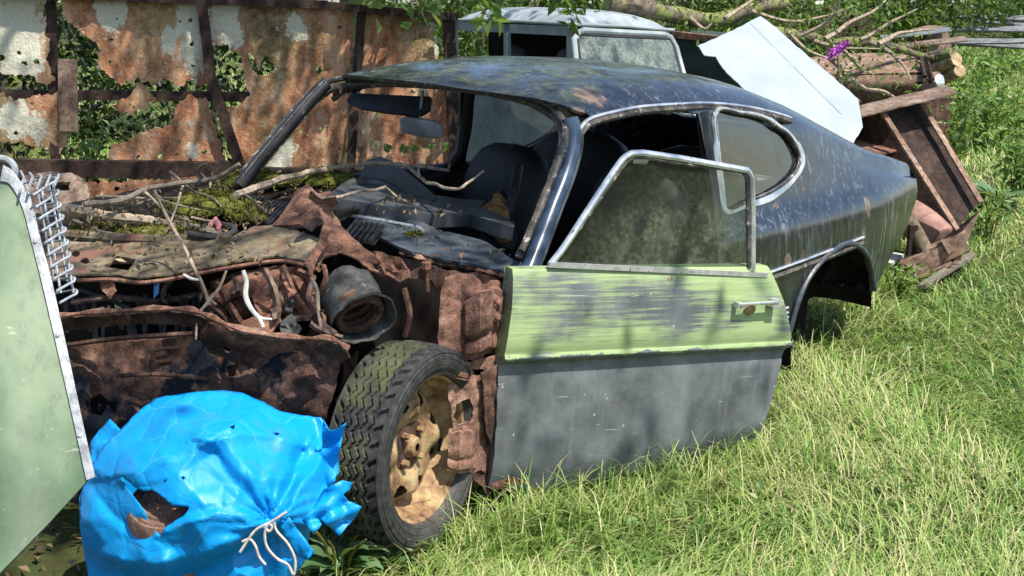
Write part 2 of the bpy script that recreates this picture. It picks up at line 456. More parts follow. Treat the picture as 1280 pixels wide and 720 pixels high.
M['van_dark'] = simple('dark green paint', (.018, .03, .025), (.045, .06, .048), 6, .6, 0, .2)
M['timber'] = simple('split timber', (.2, .13, .07), (.48, .36, .2), 22, .9, 0, .5)
M['pole'] = simple('weathered grey poles', (.10, .104, .108), (.24, .25, .255), 9, .6, .2, .2)
M['tank'] = simple('dusty red oxide drum', (.19, .1, .075), (.32, .19, .15), 12, .8, 0, .3, speck=(.5, .45, .4), sscale=14, sth=.66)
M['soil'] = simple('damp soil', (.02, .015, .01), (.06, .045, .03), 14, .95, 0, .8)

def m_green():
    t = MT('sage green panel paint')
    a = t.noise(2.6, 4, .55, t.vec((1, 1, .5))); b = t.noise(35, 5)
    col = t.ramp(a, (.36, (.035, .07, .032)), (.5, (.078, .13, .066)), (.62, (.16, .215, .125)))
    col = t.mix(t.ramp(b, (.5, 0.), (.8, .3)), col, (.12, .15, .08))
    ch = t.math('MULTIPLY', t.ramp(t.noise(20, 8, .75), (.64, 0.), (.66, 1.)), t.ramp(t.noise(3, 2), (.5, 0.), (.56, 1.)))
    col = t.mix(ch, col, (.5, .52, .4))
    col = t.mix(t.ramp(t.voro(34), (.03, .9), (.05, 0.)), col, (.05, .06, .04))
    sc = t.ramp(t.noise(9, 3, .5, t.vec((.7, .7, 3), rot=(0, .6, 0))), (.68, 0.), (.70, .6))
    col = t.mix(sc, col, (.40, .43, .33))
    gr_ = t.ramp(t.noise(16, 8, .75, t.vec((1, 1, .25), loc=(3, 3, 3))), (.5, 0.), (.7, .7))
    col = t.mix(gr_, col, (.05, .065, .04))
    col = t.mix(t.ramp(t.noise(60, 5, .7), (.62, 0.), (.7, .5)), col, (.26, .29, .2))
    return t.done(t.bsdf(col, .38, 0, t.bump(a, .1, .02), .5))
M['green_paint'] = m_green()

def m_blue():
    t = MT('blue plastic sheet')
    a = t.noise(5, 4); w = t.noise(6, 5, .6)
    cv = t.n('ShaderNodeVectorMath', operation='ADD'); t.put(cv.inputs[0], t.co)
    nv = t.n('ShaderNodeTexNoise'); t.put(nv.inputs['Vector'], t.co); nv.inputs['Scale'].default_value = 6
    sc = t.n('ShaderNodeVectorMath', operation='SCALE'); t.put(sc.inputs[0], nv.outputs['Color']); sc.inputs['Scale'].default_value = .09
    t.put(cv.inputs[1], sc.outputs[0])
    e1 = t.voro(8, cv.outputs[0], 'DISTANCE_TO_EDGE'); e2 = t.voro(19, cv.outputs[0], 'DISTANCE_TO_EDGE'); f1 = t.voro(11, t.vec((1, 1.3, .8), cv.outputs[0]))
    crease = t.math('MULTIPLY', t.ramp(e1, (0., 1.), (.035, 0.)), t.ramp(t.noise(7, 3, .5, t.vec(loc=(2, 2, 2))), (.48, 0.), (.6, 1.)))
    col = t.mix(a, (.0, .225, .58), (.0, .33, .74))
    col = t.mix(t.math('MULTIPLY', crease, .22), col, (.16, .50, .82))
    col = t.mix(t.ramp(t.noise(26, 7, .72), (.62, 0.), (.74, .55)), col, (.12, .30, .45))
    col = t.mix(t.ramp(t.noise(4, 7, .75, t.vec(loc=(7, 1, 4))), (.58, 0.), (.72, .4)), col, (.10, .17, .22))
    h = t.math('ADD', t.math('MULTIPLY', t.math('MINIMUM', e1, .12), 1.2), t.math('ADD', t.math('MULTIPLY', t.math('MINIMUM', e2, .1), .35), t.math('MULTIPLY', f1, .35)))
    d = t.bsdf(col, t.ramp(w, (.35, .40), (.65, .62)), 0, t.bump(h, .24, .05), .4)
    tl = t.n('ShaderNodeBsdfTranslucent'); t.put(tl.inputs[0], (.0, .33, .85))
    return t.done(t.add(.15, d, tl.outputs[0]))
M['blue'] = m_blue()

def m_glass(name, dirt, amt, lo=.42, hi=.62, tint=(.75, .82, .78), base=.10, sc=6, spot=None):
    t = MT(name)
    g = t.n('ShaderNodeBsdfGlossy'); t.put(g.inputs[0], (1, 1, 1)); g.inputs['Roughness'].default_value = .06
    tr = t.n('ShaderNodeBsdfTransparent'); t.put(tr.inputs[0], tint)
    fr = t.n('ShaderNodeLayerWeight'); fr.inputs[0].default_value = .5
    gl = t.add(t.math('ADD', t.math('MULTIPLY', t.math('POWER', fr.outputs['Facing'], 3.0), .75), .07), tr.outputs[0], g.outputs[0])
    a = t.noise(sc, 8, .72); b = t.noise(sc * 7, 6, .7)
    f = t.math('ADD', t.ramp(t.math('ADD', t.math('MULTIPLY', a, .65), t.math('MULTIPLY', b, .35)), (lo, base), (hi, amt)), 0.)
    if spot:
        q = t.n('ShaderNodeVectorMath', operation='DISTANCE'); t.put(q.inputs[0], t.vec((1, 0, 1.5))); q.inputs[1].default_value = (spot[0], 0, spot[1] * 1.5)
        e = t.math('ADD', t.math('DIVIDE', q.outputs['Value'], spot[2]), t.math('MULTIPLY', t.math('SUBTRACT', a, .5), 1.6))
        f = t.math('MULTIPLY', f, t.ramp(e, (.55, 1.), (1.15, .22)))
    d = t.bsdf(t.mix(b, tuple(k * .35 for k in dirt), dirt), .8)
    return t.done(t.add(f, gl, d))
M['glass_door'] = m_glass('algae stained glass', (.17, .20, .12), .75, .46, .60, (.6, .66, .63), .22, 8, (.66, .06, .42))
M['glass_quarter'] = m_glass('dusty side glass', (.16, .18, .15), .3, .48, .68, (.8, .84, .8), .04)
M['glass_van'] = m_glass('lichen covered windscreen', (.27, .33, .28), .95, .44, .60, (.12, .15, .14), .25, 9)

def m_rim():
    t = MT('rusty gold wheel paint'); a = t.noise(14, 7, .68)
    col = t.ramp(a, (.36, (.09, .042, .027)), (.48, (.25, .15, .075)), (.60, (.37, .28, .14)), (.72, (.20, .09, .055)))
    return t.done(t.bsdf(col, .7, .1, t.bump(t.noise(60, 5), .4, .004), .3))
M['rim'] = m_rim()
def m_tyre():
    t = MT('mossy tyre rubber'); a = t.noise(9, 6, .65)
    x, y, z = t.sep()
    col = t.ramp(t.noise(40, 4), (.35, (.012, .012, .012)), (.7, (.045, .044, .042)))
    tread = t.ramp(t.math('ADD', y, t.math('MULTIPLY', t.math('SUBTRACT', a, .5), .08)), (.0, 0.), (1., 1.))
    m = t.math('MULTIPLY', t.math('LESS_THAN', y, .055), t.ramp(a, (.42, 0.), (.6, .8)))
    col = t.mix(m, col, (.075, .088, .03))
    dust = t.ramp(t.noise(4, 5, .6), (.5, 0.), (.7, .45))
    col = t.mix(dust, col, (.12, .11, .095))
    return t.done(t.bsdf(col, .72, 0, t.bump(t.noise(90, 3), .2, .002), .35))
M['tyre'] = m_tyre()
def m_moss():
    t = MT('moss'); col = t.ramp(t.noise(25, 6, .7), (.3, (.03, .036, .01)), (.5, (.105, .112, .022)), (.7, (.25, .24, .055)))
    return t.done(t.bsdf(col, .95, 0, t.bump(t.noise(160, 5, .7), 1, .01), .1))
M['moss'] = m_moss()
M['litter'] = leafmat('dead leaf litter', (.03, .02, .012), (.10, .06, .03), (.26, .18, .10), .1)
M['leaf_dark'] = leafmat('dark leaves', (.012, .03, .008), (.035, .075, .016), (.09, .15, .03))
M['leaf_deep'] = leafmat('deep shade leaves', (.003, .007, .003), (.008, .018, .005), (.045, .075, .018), .15)  # shade behind the wall painted into the leaf colour
M['leaf_mid'] = leafmat('mid green leaves', (.025, .06, .014), (.07, .14, .03), (.18, .26, .06), .4)
M['leaf_lite'] = leafmat('light weeds', (.06, .12, .03), (.14, .25, .06), (.33, .42, .14), .4)
M['leaf_grey'] = leafmat('dusty dock leaves', (.05, .10, .045), (.10, .18, .08), (.2, .29, .15), .3)
def m_grass():
    t = MT('lawn grass'); at = t.n('ShaderNodeAttribute', attribute_name='tint').outputs['Fac']
    col = t.ramp(at, (0., (.028, .08, .012)), (.28, (.11, .23, .036)), (.55, (.24, .36, .08)), (.76, (.42, .46, .17)), (1., (.60, .52, .31)))
    d = t.bsdf(col, .5, 0, None, .3)
    tl = t.n('ShaderNodeBsdfTranslucent'); t.put(tl.inputs[0], t.mix(.3, col, (.4, .6, .08)))
    return t.done(t.add(.33, d, tl.outputs[0]))
M['grass'] = m_grass()
def m_ground():
    t = MT('grass floor and soil')
    a = t.noise(1.3, 6, .6); b = t.noise(30, 6, .7)
    col = t.mix(a, (.035, .055, .014), (.075, .085, .025))
    col = t.mix(t.ramp(b, (.45, 0.), (.65, .8)), col, (.05, .036, .02))
    return t.done(t.bsdf(col, .95, 0, t.bump(b, .8, .03), .1))
M['ground'] = m_ground()
# ================================================================== THE WRECKED COUPE
car = root('abandoned_coupe', 'derelict dark blue coupe without bonnet or near front wing, its near door hanging open', 'car', mtx=CAR)

# ---- body surface: cross sections by X (metres behind the front axle)
KX = np.array([.70, .87, 1.08, 1.43, 1.84, 2.24, 2.54, 2.9, 3.2, 3.5, 3.7])
KZ = {'t': [1.385, 1.425, 1.462, 1.485, 1.482, 1.44, 1.37, 1.255, 1.15, 1.075, 1.03],
      'g': [1.32, 1.346, 1.358, 1.374, 1.354, 1.312, 1.258, 1.165, 1.09, 1.045, 1.005],
      'b': [.9, .9, .9, .92, .935, .94, .945, .955, .955, .945, .93]}
KY = {'g': [.59, .60, .605, .61, .615, .62, .63, .645, .66, .665, .655],
      'b': [.70, .70, .71, .715, .72, .725, .735, .745, .75, .735, .71],
      's': [.77, .77, .775, .78, .785, .79, .795, .80, .795, .765, .735],
      'm': [.79, .79, .79, .80, .80, .805, .81, .81, .80, .765, .735]}
GX = np.arange(.70, 3.7001, .02)
def key(v):
    y = np.interp(GX, KX, v); k = np.ones(9) / 9
    return np.convolve(np.pad(y, 4, mode='edge'), k, mode='valid')
K = {('z', k): key(v) for k, v in KZ.items()}; K.update({('y', k): key(v) for k, v in KY.items()})
def sec(X):
    g = lambda a, b: np.interp(X, GX, K[(a, b)])
    zt, zg, zb, yg, yb, ys, ym = g('z', 't'), g('z', 'g'), g('z', 'b'), g('y', 'g'), g('y', 'b'), g('y', 's'), g('y', 'm')
    o = np.ones_like(X)
    P = [(0 * o, zt), (.32 * o, zt - .012), (yg - .09, zg + (zt - zg) * .55), (yg, zg), (yg + .028, zg - .06), (yb, zb), (ys, zb - .1), (ym, .62 * o), (ym - .012, .42 * o), (ym - .06, .18 * o)]
    return np.array([[p[0] for p in P], [p[1] for p in P]])      # 2,10,...
VB = np.array([0, .32, .51, .61, .67, 1.03, 1.16, 1.46, 1.66, 1.9])
def shell(V, X, inset=0.0):
    V = np.asarray(V, float); X = np.asarray(X, float)
    s = np.interp(V, VB, np.arange(10.)); i = np.minimum(s.astype(int), 8); t = s - i
    P = sec(X); n = np.arange(len(X))
    def at(k):
        y = P[:, np.clip(k, 0, 9), n].copy()
        m = k < 0; y[0, m] = -P[0, 1, n][m]; y[1, m] = P[1, 1, n][m]
        return y
    p0, p1, p2, p3 = at(i - 1), at(i), at(i + 1), at(i + 2)
    q = .5 * (2 * p1 + (-p0 + p2) * t + (2 * p0 - 5 * p1 + 4 * p2 - p3) * t ** 2 + (-p0 + 3 * p1 - 3 * p2 + p3) * t ** 3)
    return np.stack([-X, q[0], q[1]], 1)
def S1(V, X): return Vector(shell([V], [X])[0])
CARI_np = np.array(CAR)
def proj_local(P):
    W = P @ CARI_np[:3, :3].T + CARI_np[:3, 3] - np.array([0, 0, H])
    d = W[:, 1] * CP - W[:, 2] * SP; u = W[:, 1] * SP + W[:, 2] * CP
    return np.stack([640 + F * W[:, 0] / d, 360 - F * u / d], 1)
_v, _x = np.meshgrid(np.arange(.3, 1.9, .012), np.arange(.7, 3.7, .012)); _v = _v.ravel(); _x = _x.ravel()
_q = proj_local(shell(_v, _x))
def PV(px, py):                         # photo pixel -> (V, X) on the near side of the shell
    k = ((_q - (px, py)) ** 2).sum(1).argmin()
    v, x = np.meshgrid(np.linspace(_v[k] - .014, _v[k] + .014, 15), np.linspace(_x[k] - .014, _x[k] + .014, 15)); v = v.ravel(); x = x.ravel()
    q = proj_local(shell(v, x)); j = ((q - (px, py)) ** 2).sum(1).argmin()
    return (v[j], x[j])
def onshell(px, py, lift=0.0):
    v, x = PV(px, py); p = S1(v, x)
    a = S1(v + .01, x) - p; b = S1(v, x + .01) - p
    return p + a.cross(b).normalized() * lift
M['body'] = m_body([(onshell(737, 118), .070, 1), (onshell(722, 140), .035, 1), (onshell(1005, 318), .022, .8), (onshell(985, 326), .030, .8), (onshell(1085, 258), .028, .4), (onshell(1080, 292), .022, .5), (onshell(1004, 236), .018, 1), (onshell(970, 258), .020, 1.4), (onshell(1085, 345), .03, .5)])
QW = smoothline([PV(*p) for p in [(893, 147), (925, 142), (955, 149), (980, 165), (995, 186), (998, 205), (985, 224), (962, 240), (935, 251), (908, 260), (900, 205)]], 5, True)
door_rear = [PV(*p) for p in [(873, 143), (880, 180), (890, 230), (899, 300)]]
gut = [PV(*p) for p in [(845, 137), (800, 139), (765, 145), (742, 158)]]
tail = [PV(*p) for p in [(1136, 208), (1146, 219), (1147, 238), (1133, 285), (1112, 325), (1090, 366)]]
arch = [PV(*p) for p in [(1089, 345), (1083, 322), (1070, 310), (1056, 308), (1035, 322), (1014, 346), (1000, 374), (986, 420)]]
outer = [(0, .73), (.2, .74), (.4, .78), (.53, .83), (.60, .90)] + gut[::-1] + door_rear + [(1.45, 1.86), (1.85, 1.95), (1.85, arch[-1][1] - .03)] + arch[::-1] + tail[::-1] + [(.5, 3.69), (0, 3.69)]
RW = smoothline([(-.05, 2.50), (.36, 2.56), (.47, 2.66), (.44, 2.85), (.33, 3.08), (-.05, 3.12)], 1)
outer_r = [p for p in outer]
# rear window: cut from the half panel's centre edge
outer_r = outer[:-1] + [(0, 3.69), (0, 3.12), (.33, 3.08), (.44, 2.85), (.47, 2.66), (.36, 2.56), (0, 2.50)]
mapS = lambda v, x: S1(max(v, 0), x)
half = sheet(outer_r, [QW], .045, mapS, thick=.012, fine=.02)
full = MB(); full.v = list(half.v); full.f = list(half.f)
full.add([Vector((p.x, -p.y, p.z)) for p in half.v], [f[::-1] for f in half.f])
body = part('body_shell', full, M['body'], car, world=False, ang=50)
# tail panel
rows = []
tl = [S1(*p) for p in [(.0, 3.69), (.3, 3.69), (.5, 3.69)] + tail]
rows = [[Vector((p.x + .004, p.y * k, p.z)) for p in tl] for k in (1, .5, 0, -.5, -1)]
part('tail_panel', MB().loft(rows), M['body'], car, world=False)
# headlining under the roof
vs = np.linspace(-.62, .62, 19); xs = np.linspace(.92, 2.45, 16)
rows = []
for x in xs:
    P = shell(np.abs(vs), np.full(19, x)); rows.append([Vector((p[0], p[1] * (1 if v >= 0 else -1) * .97, p[2] - .035 + .006 * noise.noise(Vector((p[0] * 4, p[1] * 4, 0))))) for p, v in zip(P, vs)])
part('headlining', MB().loft(rows), M['lining'], car, world=False)

# ---- gutter, swage strip, quarter window
for sgn, nm in ((1, 'near'), (-1, 'far')):
    mir = lambda pts: [Vector((p.x, p.y * sgn, p.z)) for p in pts]
    g = [onshell(*p, .006) for p in [(722, 163), (735, 150), (765, 140), (800, 134), (840, 131), (880, 130), (920, 133), (955, 139), (985, 148), (1008, 160)]]
    g = [Vector(p) for p in smoothline(g, 5)]
    part('gutter_strip', MB().tube(mir(g), .007, 6), M['seal'] if sgn < 0 else M['chrome'], car, world=False)
    part('gutter_shadow_lip', MB().tube(mir([p + Vector((0, .004, -.018)) for p in g]), .012, 6), M['seal'], car, world=False)
    q3 = [S1(*p) for p in QW]
    fr = part('quarter_window', sheet(smoothline([PV(*p) for p in [(893, 147), (925, 142), (955, 149), (980, 165), (995, 186), (998, 205), (985, 224), (962, 240), (935, 251), (908, 260), (900, 205)]], 5, True), [], .06, lambda v, x: Vector((S1(v, x).x, (S1(v, x).y - .012) * sgn, S1(v, x).z))), M['glass_quarter'], car, world=False)
    # bright surround: broad below and behind, thin above
    out_ = []
    for i, p in enumerate(q3):
        c = sum(q3, Vector()) / len(q3); d = (p - c); low = 1.0 if d.z < .05 else (.45 if d.x < -.1 else .25)
        out_.append((p, d.normalized(), low))
    n = len(out_); mb = MB(); rows = []
    for k in range(n + 1):
        p, d, low = out_[k % n]; w = .036 * low + .008
        nn = Vector((0, 1, .25)).normalized()
        rows.append([p - d * .006 + nn * .002, p + d * w * .2 + nn * .012, p + d * w * .8 + nn * .012, p + d * w + nn * .001])
    rows = [mir(r) for r in rows]
    part('window_surround', mb.loft(rows), M['chrome'], fr, world=False)
    part('window_rubber', MB().tube(mir([p + Vector((0, .006, 0)) for p in q3 + q3[:1]]), .007, 6), M['seal'], fr, world=False)
    bp = [onshell(*p, .004) for p in [(891, 140), (897, 190), (903, 240), (906, 266)]]
    part('pillar_trim', MB().tube(mir(bp), .010, 6), M['chrome'], car, world=False)
    bq = [onshell(*p, -.01) for p in [(880, 140), (887, 190), (894, 240), (900, 300), (906, 380)]]
    part('door_pillar', MB().tube(mir(bq), .026, 8), M['trim'], car, world=False)
st = [onshell(*p, .006) for p in [(945, 346), (975, 335), (1003, 325), (1040, 311), (1078, 296)]]
part('swage_strip', MB().tube([Vector(p) for p in smoothline(st, 5)], .008, 6, flat=.7), M['chrome'], car, world=False)
st2 = [p + Vector((0, -.004, -.03)) for p in st]
part('swage_shadow_strip', MB().tube([Vector(p) for p in smoothline(st2, 4)], .014, 6), M['seal'], car, world=False)
al = [onshell(*p, .006) for p in [(1092, 362), (1086, 330), (1078, 312), (1064, 304), (1050, 307), (1030, 321), (1010, 346), (996, 376), (984, 418)]]
part('arch_lip', MB().tube([Vector(p) for p in smoothline(al, 5)], .013, 7), M['ledge'], car, world=False)
# louvre behind the door
mb = MB()
for k in range(5):
    a = onshell(972, 388 + k * 6, .004); b = onshell(984, 384 + k * 6, .004); mb.tube([a, b], .006, 5)
part('body_louvre', mb, M['chrome'], car, world=False)
# inner rear wheel arch and underbody
mb = MB()
cx = -2.78
rows = [[Vector((cx + r * math.cos(a), y, .30 + r * math.sin(a))) for a in np.linspace(-.35, math.pi - .12, 22)] for y, r in ((.775, .40), (.6, .41), (.48, .38), (.45, .02))]
mb.loft(rows)
part('rear_inner_arch', mb, M['void'], car, world=False)
mb = MB(); mb.box((-1.2, 0, .28), (2.4, 1.3, .04)); mb.box((-2.8, -.1, .36), (1.0, .95, .56)); mb.box((-1.3, -.74, .5), (1.1, .03, .62)); mb.box((-3.25, 0, .62), (.5, 1.2, .3))
mb.tube([(-2.75, -.7, .3), (-2.75, .5, .3)], .05, 10)
part('underbody', mb, M['void'], car, world=False)
mb = MB(); mb.lathe([(.03, -.05), (.12, -.04), (.13, .03), (.06, .05), (.02, .07)], (-2.75, .40, .3), (0, 1, 0), 20)
part('rear_brake_drum', mb, M['rust_dark'], car, world=False)

# ---- interior
mb = MB()
mb.box((-2.62, 0, .93), (.62, 1.34, .03)); mb.box((-2.26, 0, .62), (.16, 1.28, .56), Matrix.Rotation(-.25, 3, 'Y'))
part('parcel_shelf', mb, M['lining'], car, world=False)
def pad(c, size, tilt, n=10, sq=3.0):
    c = Vector(c); R_ = Matrix.Rotation(tilt, 3, 'Y'); rows = []
    for j in range(n + 1):
        v = -math.pi / 2 + math.pi * j / n; row = []
        for i in range(20):
            u = 2 * math.pi * i / 20
            f = lambda w: math.copysign(abs(w) ** (2 / sq), w)
            row.append(c + R_ @ Vector((f(math.cos(v)) * f(math.cos(u)) * size[0], f(math.cos(v)) * f(math.sin(u)) * size[1], f(math.sin(v)) * size[2])))
        rows.append(row)
    return MB().loft(rows, True)
for y in (.36, -.36):
    p = part('front_seat', pad((-1.25, y, .48), (.25, .25, .10), .1), M['seat'], car, world=False)
    part('seat_back', pad((-1.66, y, .76), (.09, .24, .33), -.22), M['seat'], p, world=False)
for y in (.33, -.33):
    part('rear_seat', pad((-2.14, y, .80), (.10, .31, .34), -.3), M['seat'], car, world=False)
# far door still in place: trim and window rail
mb = MB(); mb.box((-1.15, -.735, .6), (1.3, .05, .62)); mb.tube([(-.5, -.735, .90), (-1.8, -.74, .93)], .022, 8)
part('far_door', mb, M['trim'], car, world=False)
# screen opening
SP0, SN = Vector((-.51, 0, .83)), Vector((.507, 0, .386)).normalized()
def scr(px, py, lift=0.0): return onplane(px, py, SP0, SN) + SN * lift
seal = [(300, 236), (330, 204), (368, 157), (400, 122), (420, 110), (450, 105), (520, 106), (590, 113), (640, 122), (675, 135), (695, 150), (703, 170), (697, 200), (680, 245), (662, 290), (648, 322)]
sl = [Vector(p) for p in smoothline([scr(*p) for p in seal], 6)]
part('windscreen_seal', MB().tube(sl, [.013 + .004 * noise.noise(p * 14) for p in sl], 8), M['seal'], car, world=False)
sl2 = [Vector(p) for p in smoothline([scr(p[0], p[1], .018) for p in [(x + (-7 if x < 430 else (7 if x > 640 else 0)), y - 5 + (3 if x > 690 else 0)) for x, y in seal]], 6)]
part('windscreen_channel', MB().tube(sl2, [.013 + .003 * noise.noise(p * 9) for p in sl2], 8), M['seal'], car, world=False)
for k in (0, 1):
    pts = [(712, 148), (717, 175), (708, 215), (690, 262), (672, 310), (660, 340)] if k == 0 else [(408, 104), (385, 128), (355, 164), (325, 200), (300, 232)]
    yy = [.605, .63, .65, .675, .70, .72] if k == 0 else [-.60, -.62, -.65, -.69, -.72]
    P = [CY(a, b, y) for (a, b), y in zip(pts, yy)]
    P = [Vector(p) for p in smoothline(P, 6)]
    part('windscreen_pillar', MB().tube(P, .030 if k == 0 else .027, 10), M['pillar'] if k == 0 else M['trim'], car, world=False)
    if k == 1: part('pillar_edge_strip', MB().tube([p + Vector((.022, .012, .012)) for p in P], .006, 6), M['seal'], car, world=False)
    if k == 0:
        part('pillar_edge_strip', MB().tube([p + Vector((-.028, .012, -.006)) for p in P], .009, 6), M['ledge'], car, world=False)
# rear view mirror and sun visor
a, b = scr(523, 108, -.03), scr(512, 150, -.07)
mb = MB().tube([a, (a + b) / 2 + Vector((0, 0, -.005)), b], .006, 8)
mr = part('mirror_stem', mb, M['galv'], car, world=False)
c = scr(515, 146, -.07); Rm = Matrix.Rotation(.1, 3, 'X')
part('rear_view_mirror', pad(c, (.014, .115, .036), .25, 10, 4), M['pole'], mr, world=False)
vis = sheet([(432, 108), (530, 112), (528, 128), (515, 136), (470, 131), (440, 126), (425, 118)], [], 12, lambda x, y: scr(x, y, -.06), thick=.015)
part('sun_visor', vis, M['trim'], car, world=False)
mb = MB().tube([scr(570, 116, -.5), scr(563, 150, -.5), scr(548, 190, -.5)], .02, 8)
part('seat_belt', mb, M['trim'], car, world=False)

# ---- bulkhead, dash, cowl (world-space helper planes)
def wplane(a, b, c):
    n = (b - a).cross(c - a).normalized()
    def f(px, py):
        r = ray(px, py); return EYE + r * ((a - EYE).dot(n) / r.dot(n))
    return f
def bumpy(mp, amp, fr, seed=0, ridge=False):
    def f(x, y):
        p = mp(x, y); k = noise.fractal(Vector((x * fr, y * fr, seed * 3.1)), .9, 2.1, 5)
        if ridge: k = abs(noise.noise(Vector((x * fr, y * fr, seed * 3.1)))) * 2 - .5 + .35 * k
        elif amp > .045: k = .75 * k + .7 * (.3 - abs(noise.noise(Vector((x * fr * 1.6 + 5, y * fr * 1.6, seed))))) + .35 * (.3 - abs(noise.noise(Vector((x * fr * 4, y * fr * 4, seed + 9)))))
        return p + (p - EYE).normalized() * (-amp * k)
    return f
def wz(px, py, z): return CAR @ CZ(px, py, z)
mb = MB(); mb.box((-.47, -.05, .5), (.03, 1.3, .6))
part('bulkhead', mb, M['void'], car, world=False)
cow = wplane(wz(655, 338, .83), wz(470, 262, .90), wz(545, 328, .83))
part('cowl_ledge', sheet([(438, 268), (470, 262), (505, 270), (545, 289), (600, 303), (628, 317), (642, 328), (664, 334), (662, 347), (640, 346), (600, 335), (548, 327), (500, 312), (455, 290)], [], 9, bumpy(cow, .05, .022, 2), thick=.01, rag=2, ragf=.1), M['ledge'], car)
part('cowl_torn_lip', MB().tube([Vector(p) for p in smoothline([cow(x, y) + Vector((0, 0, -.006)) for x, y in [(500, 313), (530, 322), (552, 328), (580, 331), (602, 336), (625, 342), (642, 347)]], 6)], [.009 + .005 * math.sin(k * 1.7) for k in range(37)], 6), M['rust_red'], car)
part('cowl_hump', MB().tube([Vector(p) for p in smoothline([cow(x, y) + Vector((0, 0, .004)) for x, y in [(462, 284), (470, 272), (486, 270), (504, 280), (516, 296)]], 5)], .010, 7), M['ledge'], car)
dash = wplane(wz(640, 292, .86), wz(430, 262, .90), wz(520, 245, .90))
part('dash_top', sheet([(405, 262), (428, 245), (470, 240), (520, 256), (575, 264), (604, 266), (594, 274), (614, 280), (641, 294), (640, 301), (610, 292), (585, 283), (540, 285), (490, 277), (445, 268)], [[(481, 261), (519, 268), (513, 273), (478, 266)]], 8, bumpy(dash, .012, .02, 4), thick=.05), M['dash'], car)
P = [(wz(420 + 0, 262, .9)), wz(425, 243, .93), wz(440, 233, .95), wz(465, 231, .95), wz(492, 240, .93), wz(508, 256, .9)]
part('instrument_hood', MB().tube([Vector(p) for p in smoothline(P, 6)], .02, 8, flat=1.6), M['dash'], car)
hood = wplane(wz(470, 210, .96), wz(545, 262, .90), wz(430, 240, .92))
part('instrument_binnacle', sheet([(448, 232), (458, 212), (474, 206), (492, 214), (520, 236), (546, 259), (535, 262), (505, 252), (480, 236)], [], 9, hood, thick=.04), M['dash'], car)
part('dash_vent', MB().tube([wz(480, 264, .895), wz(516, 271, .885)], .006, 6).tube([wz(482, 268, .885), wz(514, 275, .875)], .005, 6), M['rubber'], car)
part('scuttle_trim', MB().tube([Vector(p) for p in smoothline([wz(424, 268, .90), wz(455, 272, .895), wz(495, 279, .89), wz(520, 284, .885), wz(529, 289, .88)], 5)], .007, 8), M['galv'], car)
part('broken_dash_edge', MB().tube([Vector(p) for p in smoothline([wz(590, 272, .875), wz(604, 285, .86), wz(622, 295, .85), wz(639, 298, .85)], 5)], [.012] * 15 + [.006], 8, flat=.6), M['galv'], car)
for (x0, y0, x1, y1, n, dx, dy) in ((290, 276, 318, 248, 10, 5.0, 1.2), (430, 296, 446, 276, 6, 6.4, 2.2)):
    mb = MB()
    for k in range(n):
        a = wz(x0 + dx * k, y0 + dy * k * .6, .885); b = wz(x1 + dx * k * 1.0, y1 + dy * k * .6, .895)
        mb.beam(a, b, .010, .014)
    v = part('cowl_vent', mb, M['trim'], car)
    bk = [(x0 - 4, y0 + 3), (x1 - 4, y1 - 2), (x1 + dx * n, y1 + dy * n * .6 - 2), (x0 + dx * n, y0 + dy * n * .6 + 3)]
    part('vent_recess', sheet(bk, [], 10, lambda x, y: wz(x, y, .872)), M['void'], v)
# torn trim panel with crumbling foam behind the dash
fp = wplane(wz(640, 305, .80), wz(600, 268, .88), wz(630, 240, .94))
t_ = part('torn_trim_panel', sheet([(592, 270), (612, 258), (629, 239), (640, 262), (646, 298), (641, 315), (600, 303)], [], 8, bumpy(fp, .02, .04, 9), thick=.01, rag=1.5, ragf=.1), M['trim'], car)
part('seat_foam', sheet([(598, 266), (612, 254), (624, 245), (634, 258), (638, 290), (634, 306), (618, 300), (614, 286), (628, 284), (622, 272), (606, 277)], [], 5, bumpy(lambda x, y: fp(x, y) + Vector((0, -.02, 0)), .03, .09, 3), thick=.02, rag=3, ragf=.2), M['foam'], t_)

# ---- front end: rusty crumpled sheets
def sh(name, poly, mp, mat, holes=(), step=7, amp=.02, fr=.03, seed=0, rag=2.0, ragf=.09, ridge=False, thick=.006, par=None, label=None):
    return part(name, sheet(list(poly), [list(h) for h in holes], step, bumpy(mp, amp, fr, seed, ridge), thick=thick, rag=rag, ragf=ragf, seed=seed), M[mat], par or car, label=label)
D = plane_map
# slam panel
slam = wplane(wz(100, 345, .79) , wz(400, 328, .90), wz(300, 292, .905))
sp_ = sh('slam_panel', [(60, 300), (88, 304), (160, 306), (240, 302), (285, 300), (318, 285), (352, 283), (400, 300), (399, 333), (372, 325), (345, 322), (300, 328), (255, 336), (215, 344), (174, 349), (140, 345), (80, 346), (58, 344)],
   slam, 'rust_olive', [[(146, 322), (172, 326), (161, 340), (134, 336)], ring(95, 319, 5, 4, 12), ring(107, 328, 6, 4, 12)], 6, .035, .012, 1, 1.2, .06)
part('slam_panel_lip', MB().tube([Vector(p) for p in smoothline([slam(x, y) for x, y in [(60, 294), (88, 294), (140, 298), (200, 300), (250, 299), (290, 301)]], 5)], .019, 8), M['rust_olive'], car)
part('slam_lower_lip', MB().tube([Vector(p) for p in smoothline([slam(x, y) + Vector((0, 0, -.006)) for x, y in [(60, 345), (100, 348), (140, 347), (174, 351), (215, 346), (255, 338), (300, 330), (345, 324), (372, 327), (399, 335)]], 4)], .007, 6), M['rust_red'], car)
fr_ = D((80, 400, 3.98), (430, 400, 3.78), (250, 540, 3.92))
back = D((80, 400, 4.35), (430, 400, 4.1), (250, 540, 4.3))
sh('radiator_recess', [(40, 330), (440, 330), (450, 420), (430, 600), (40, 640)], back, 'void', (), 22, .08, .02, 3, 0)
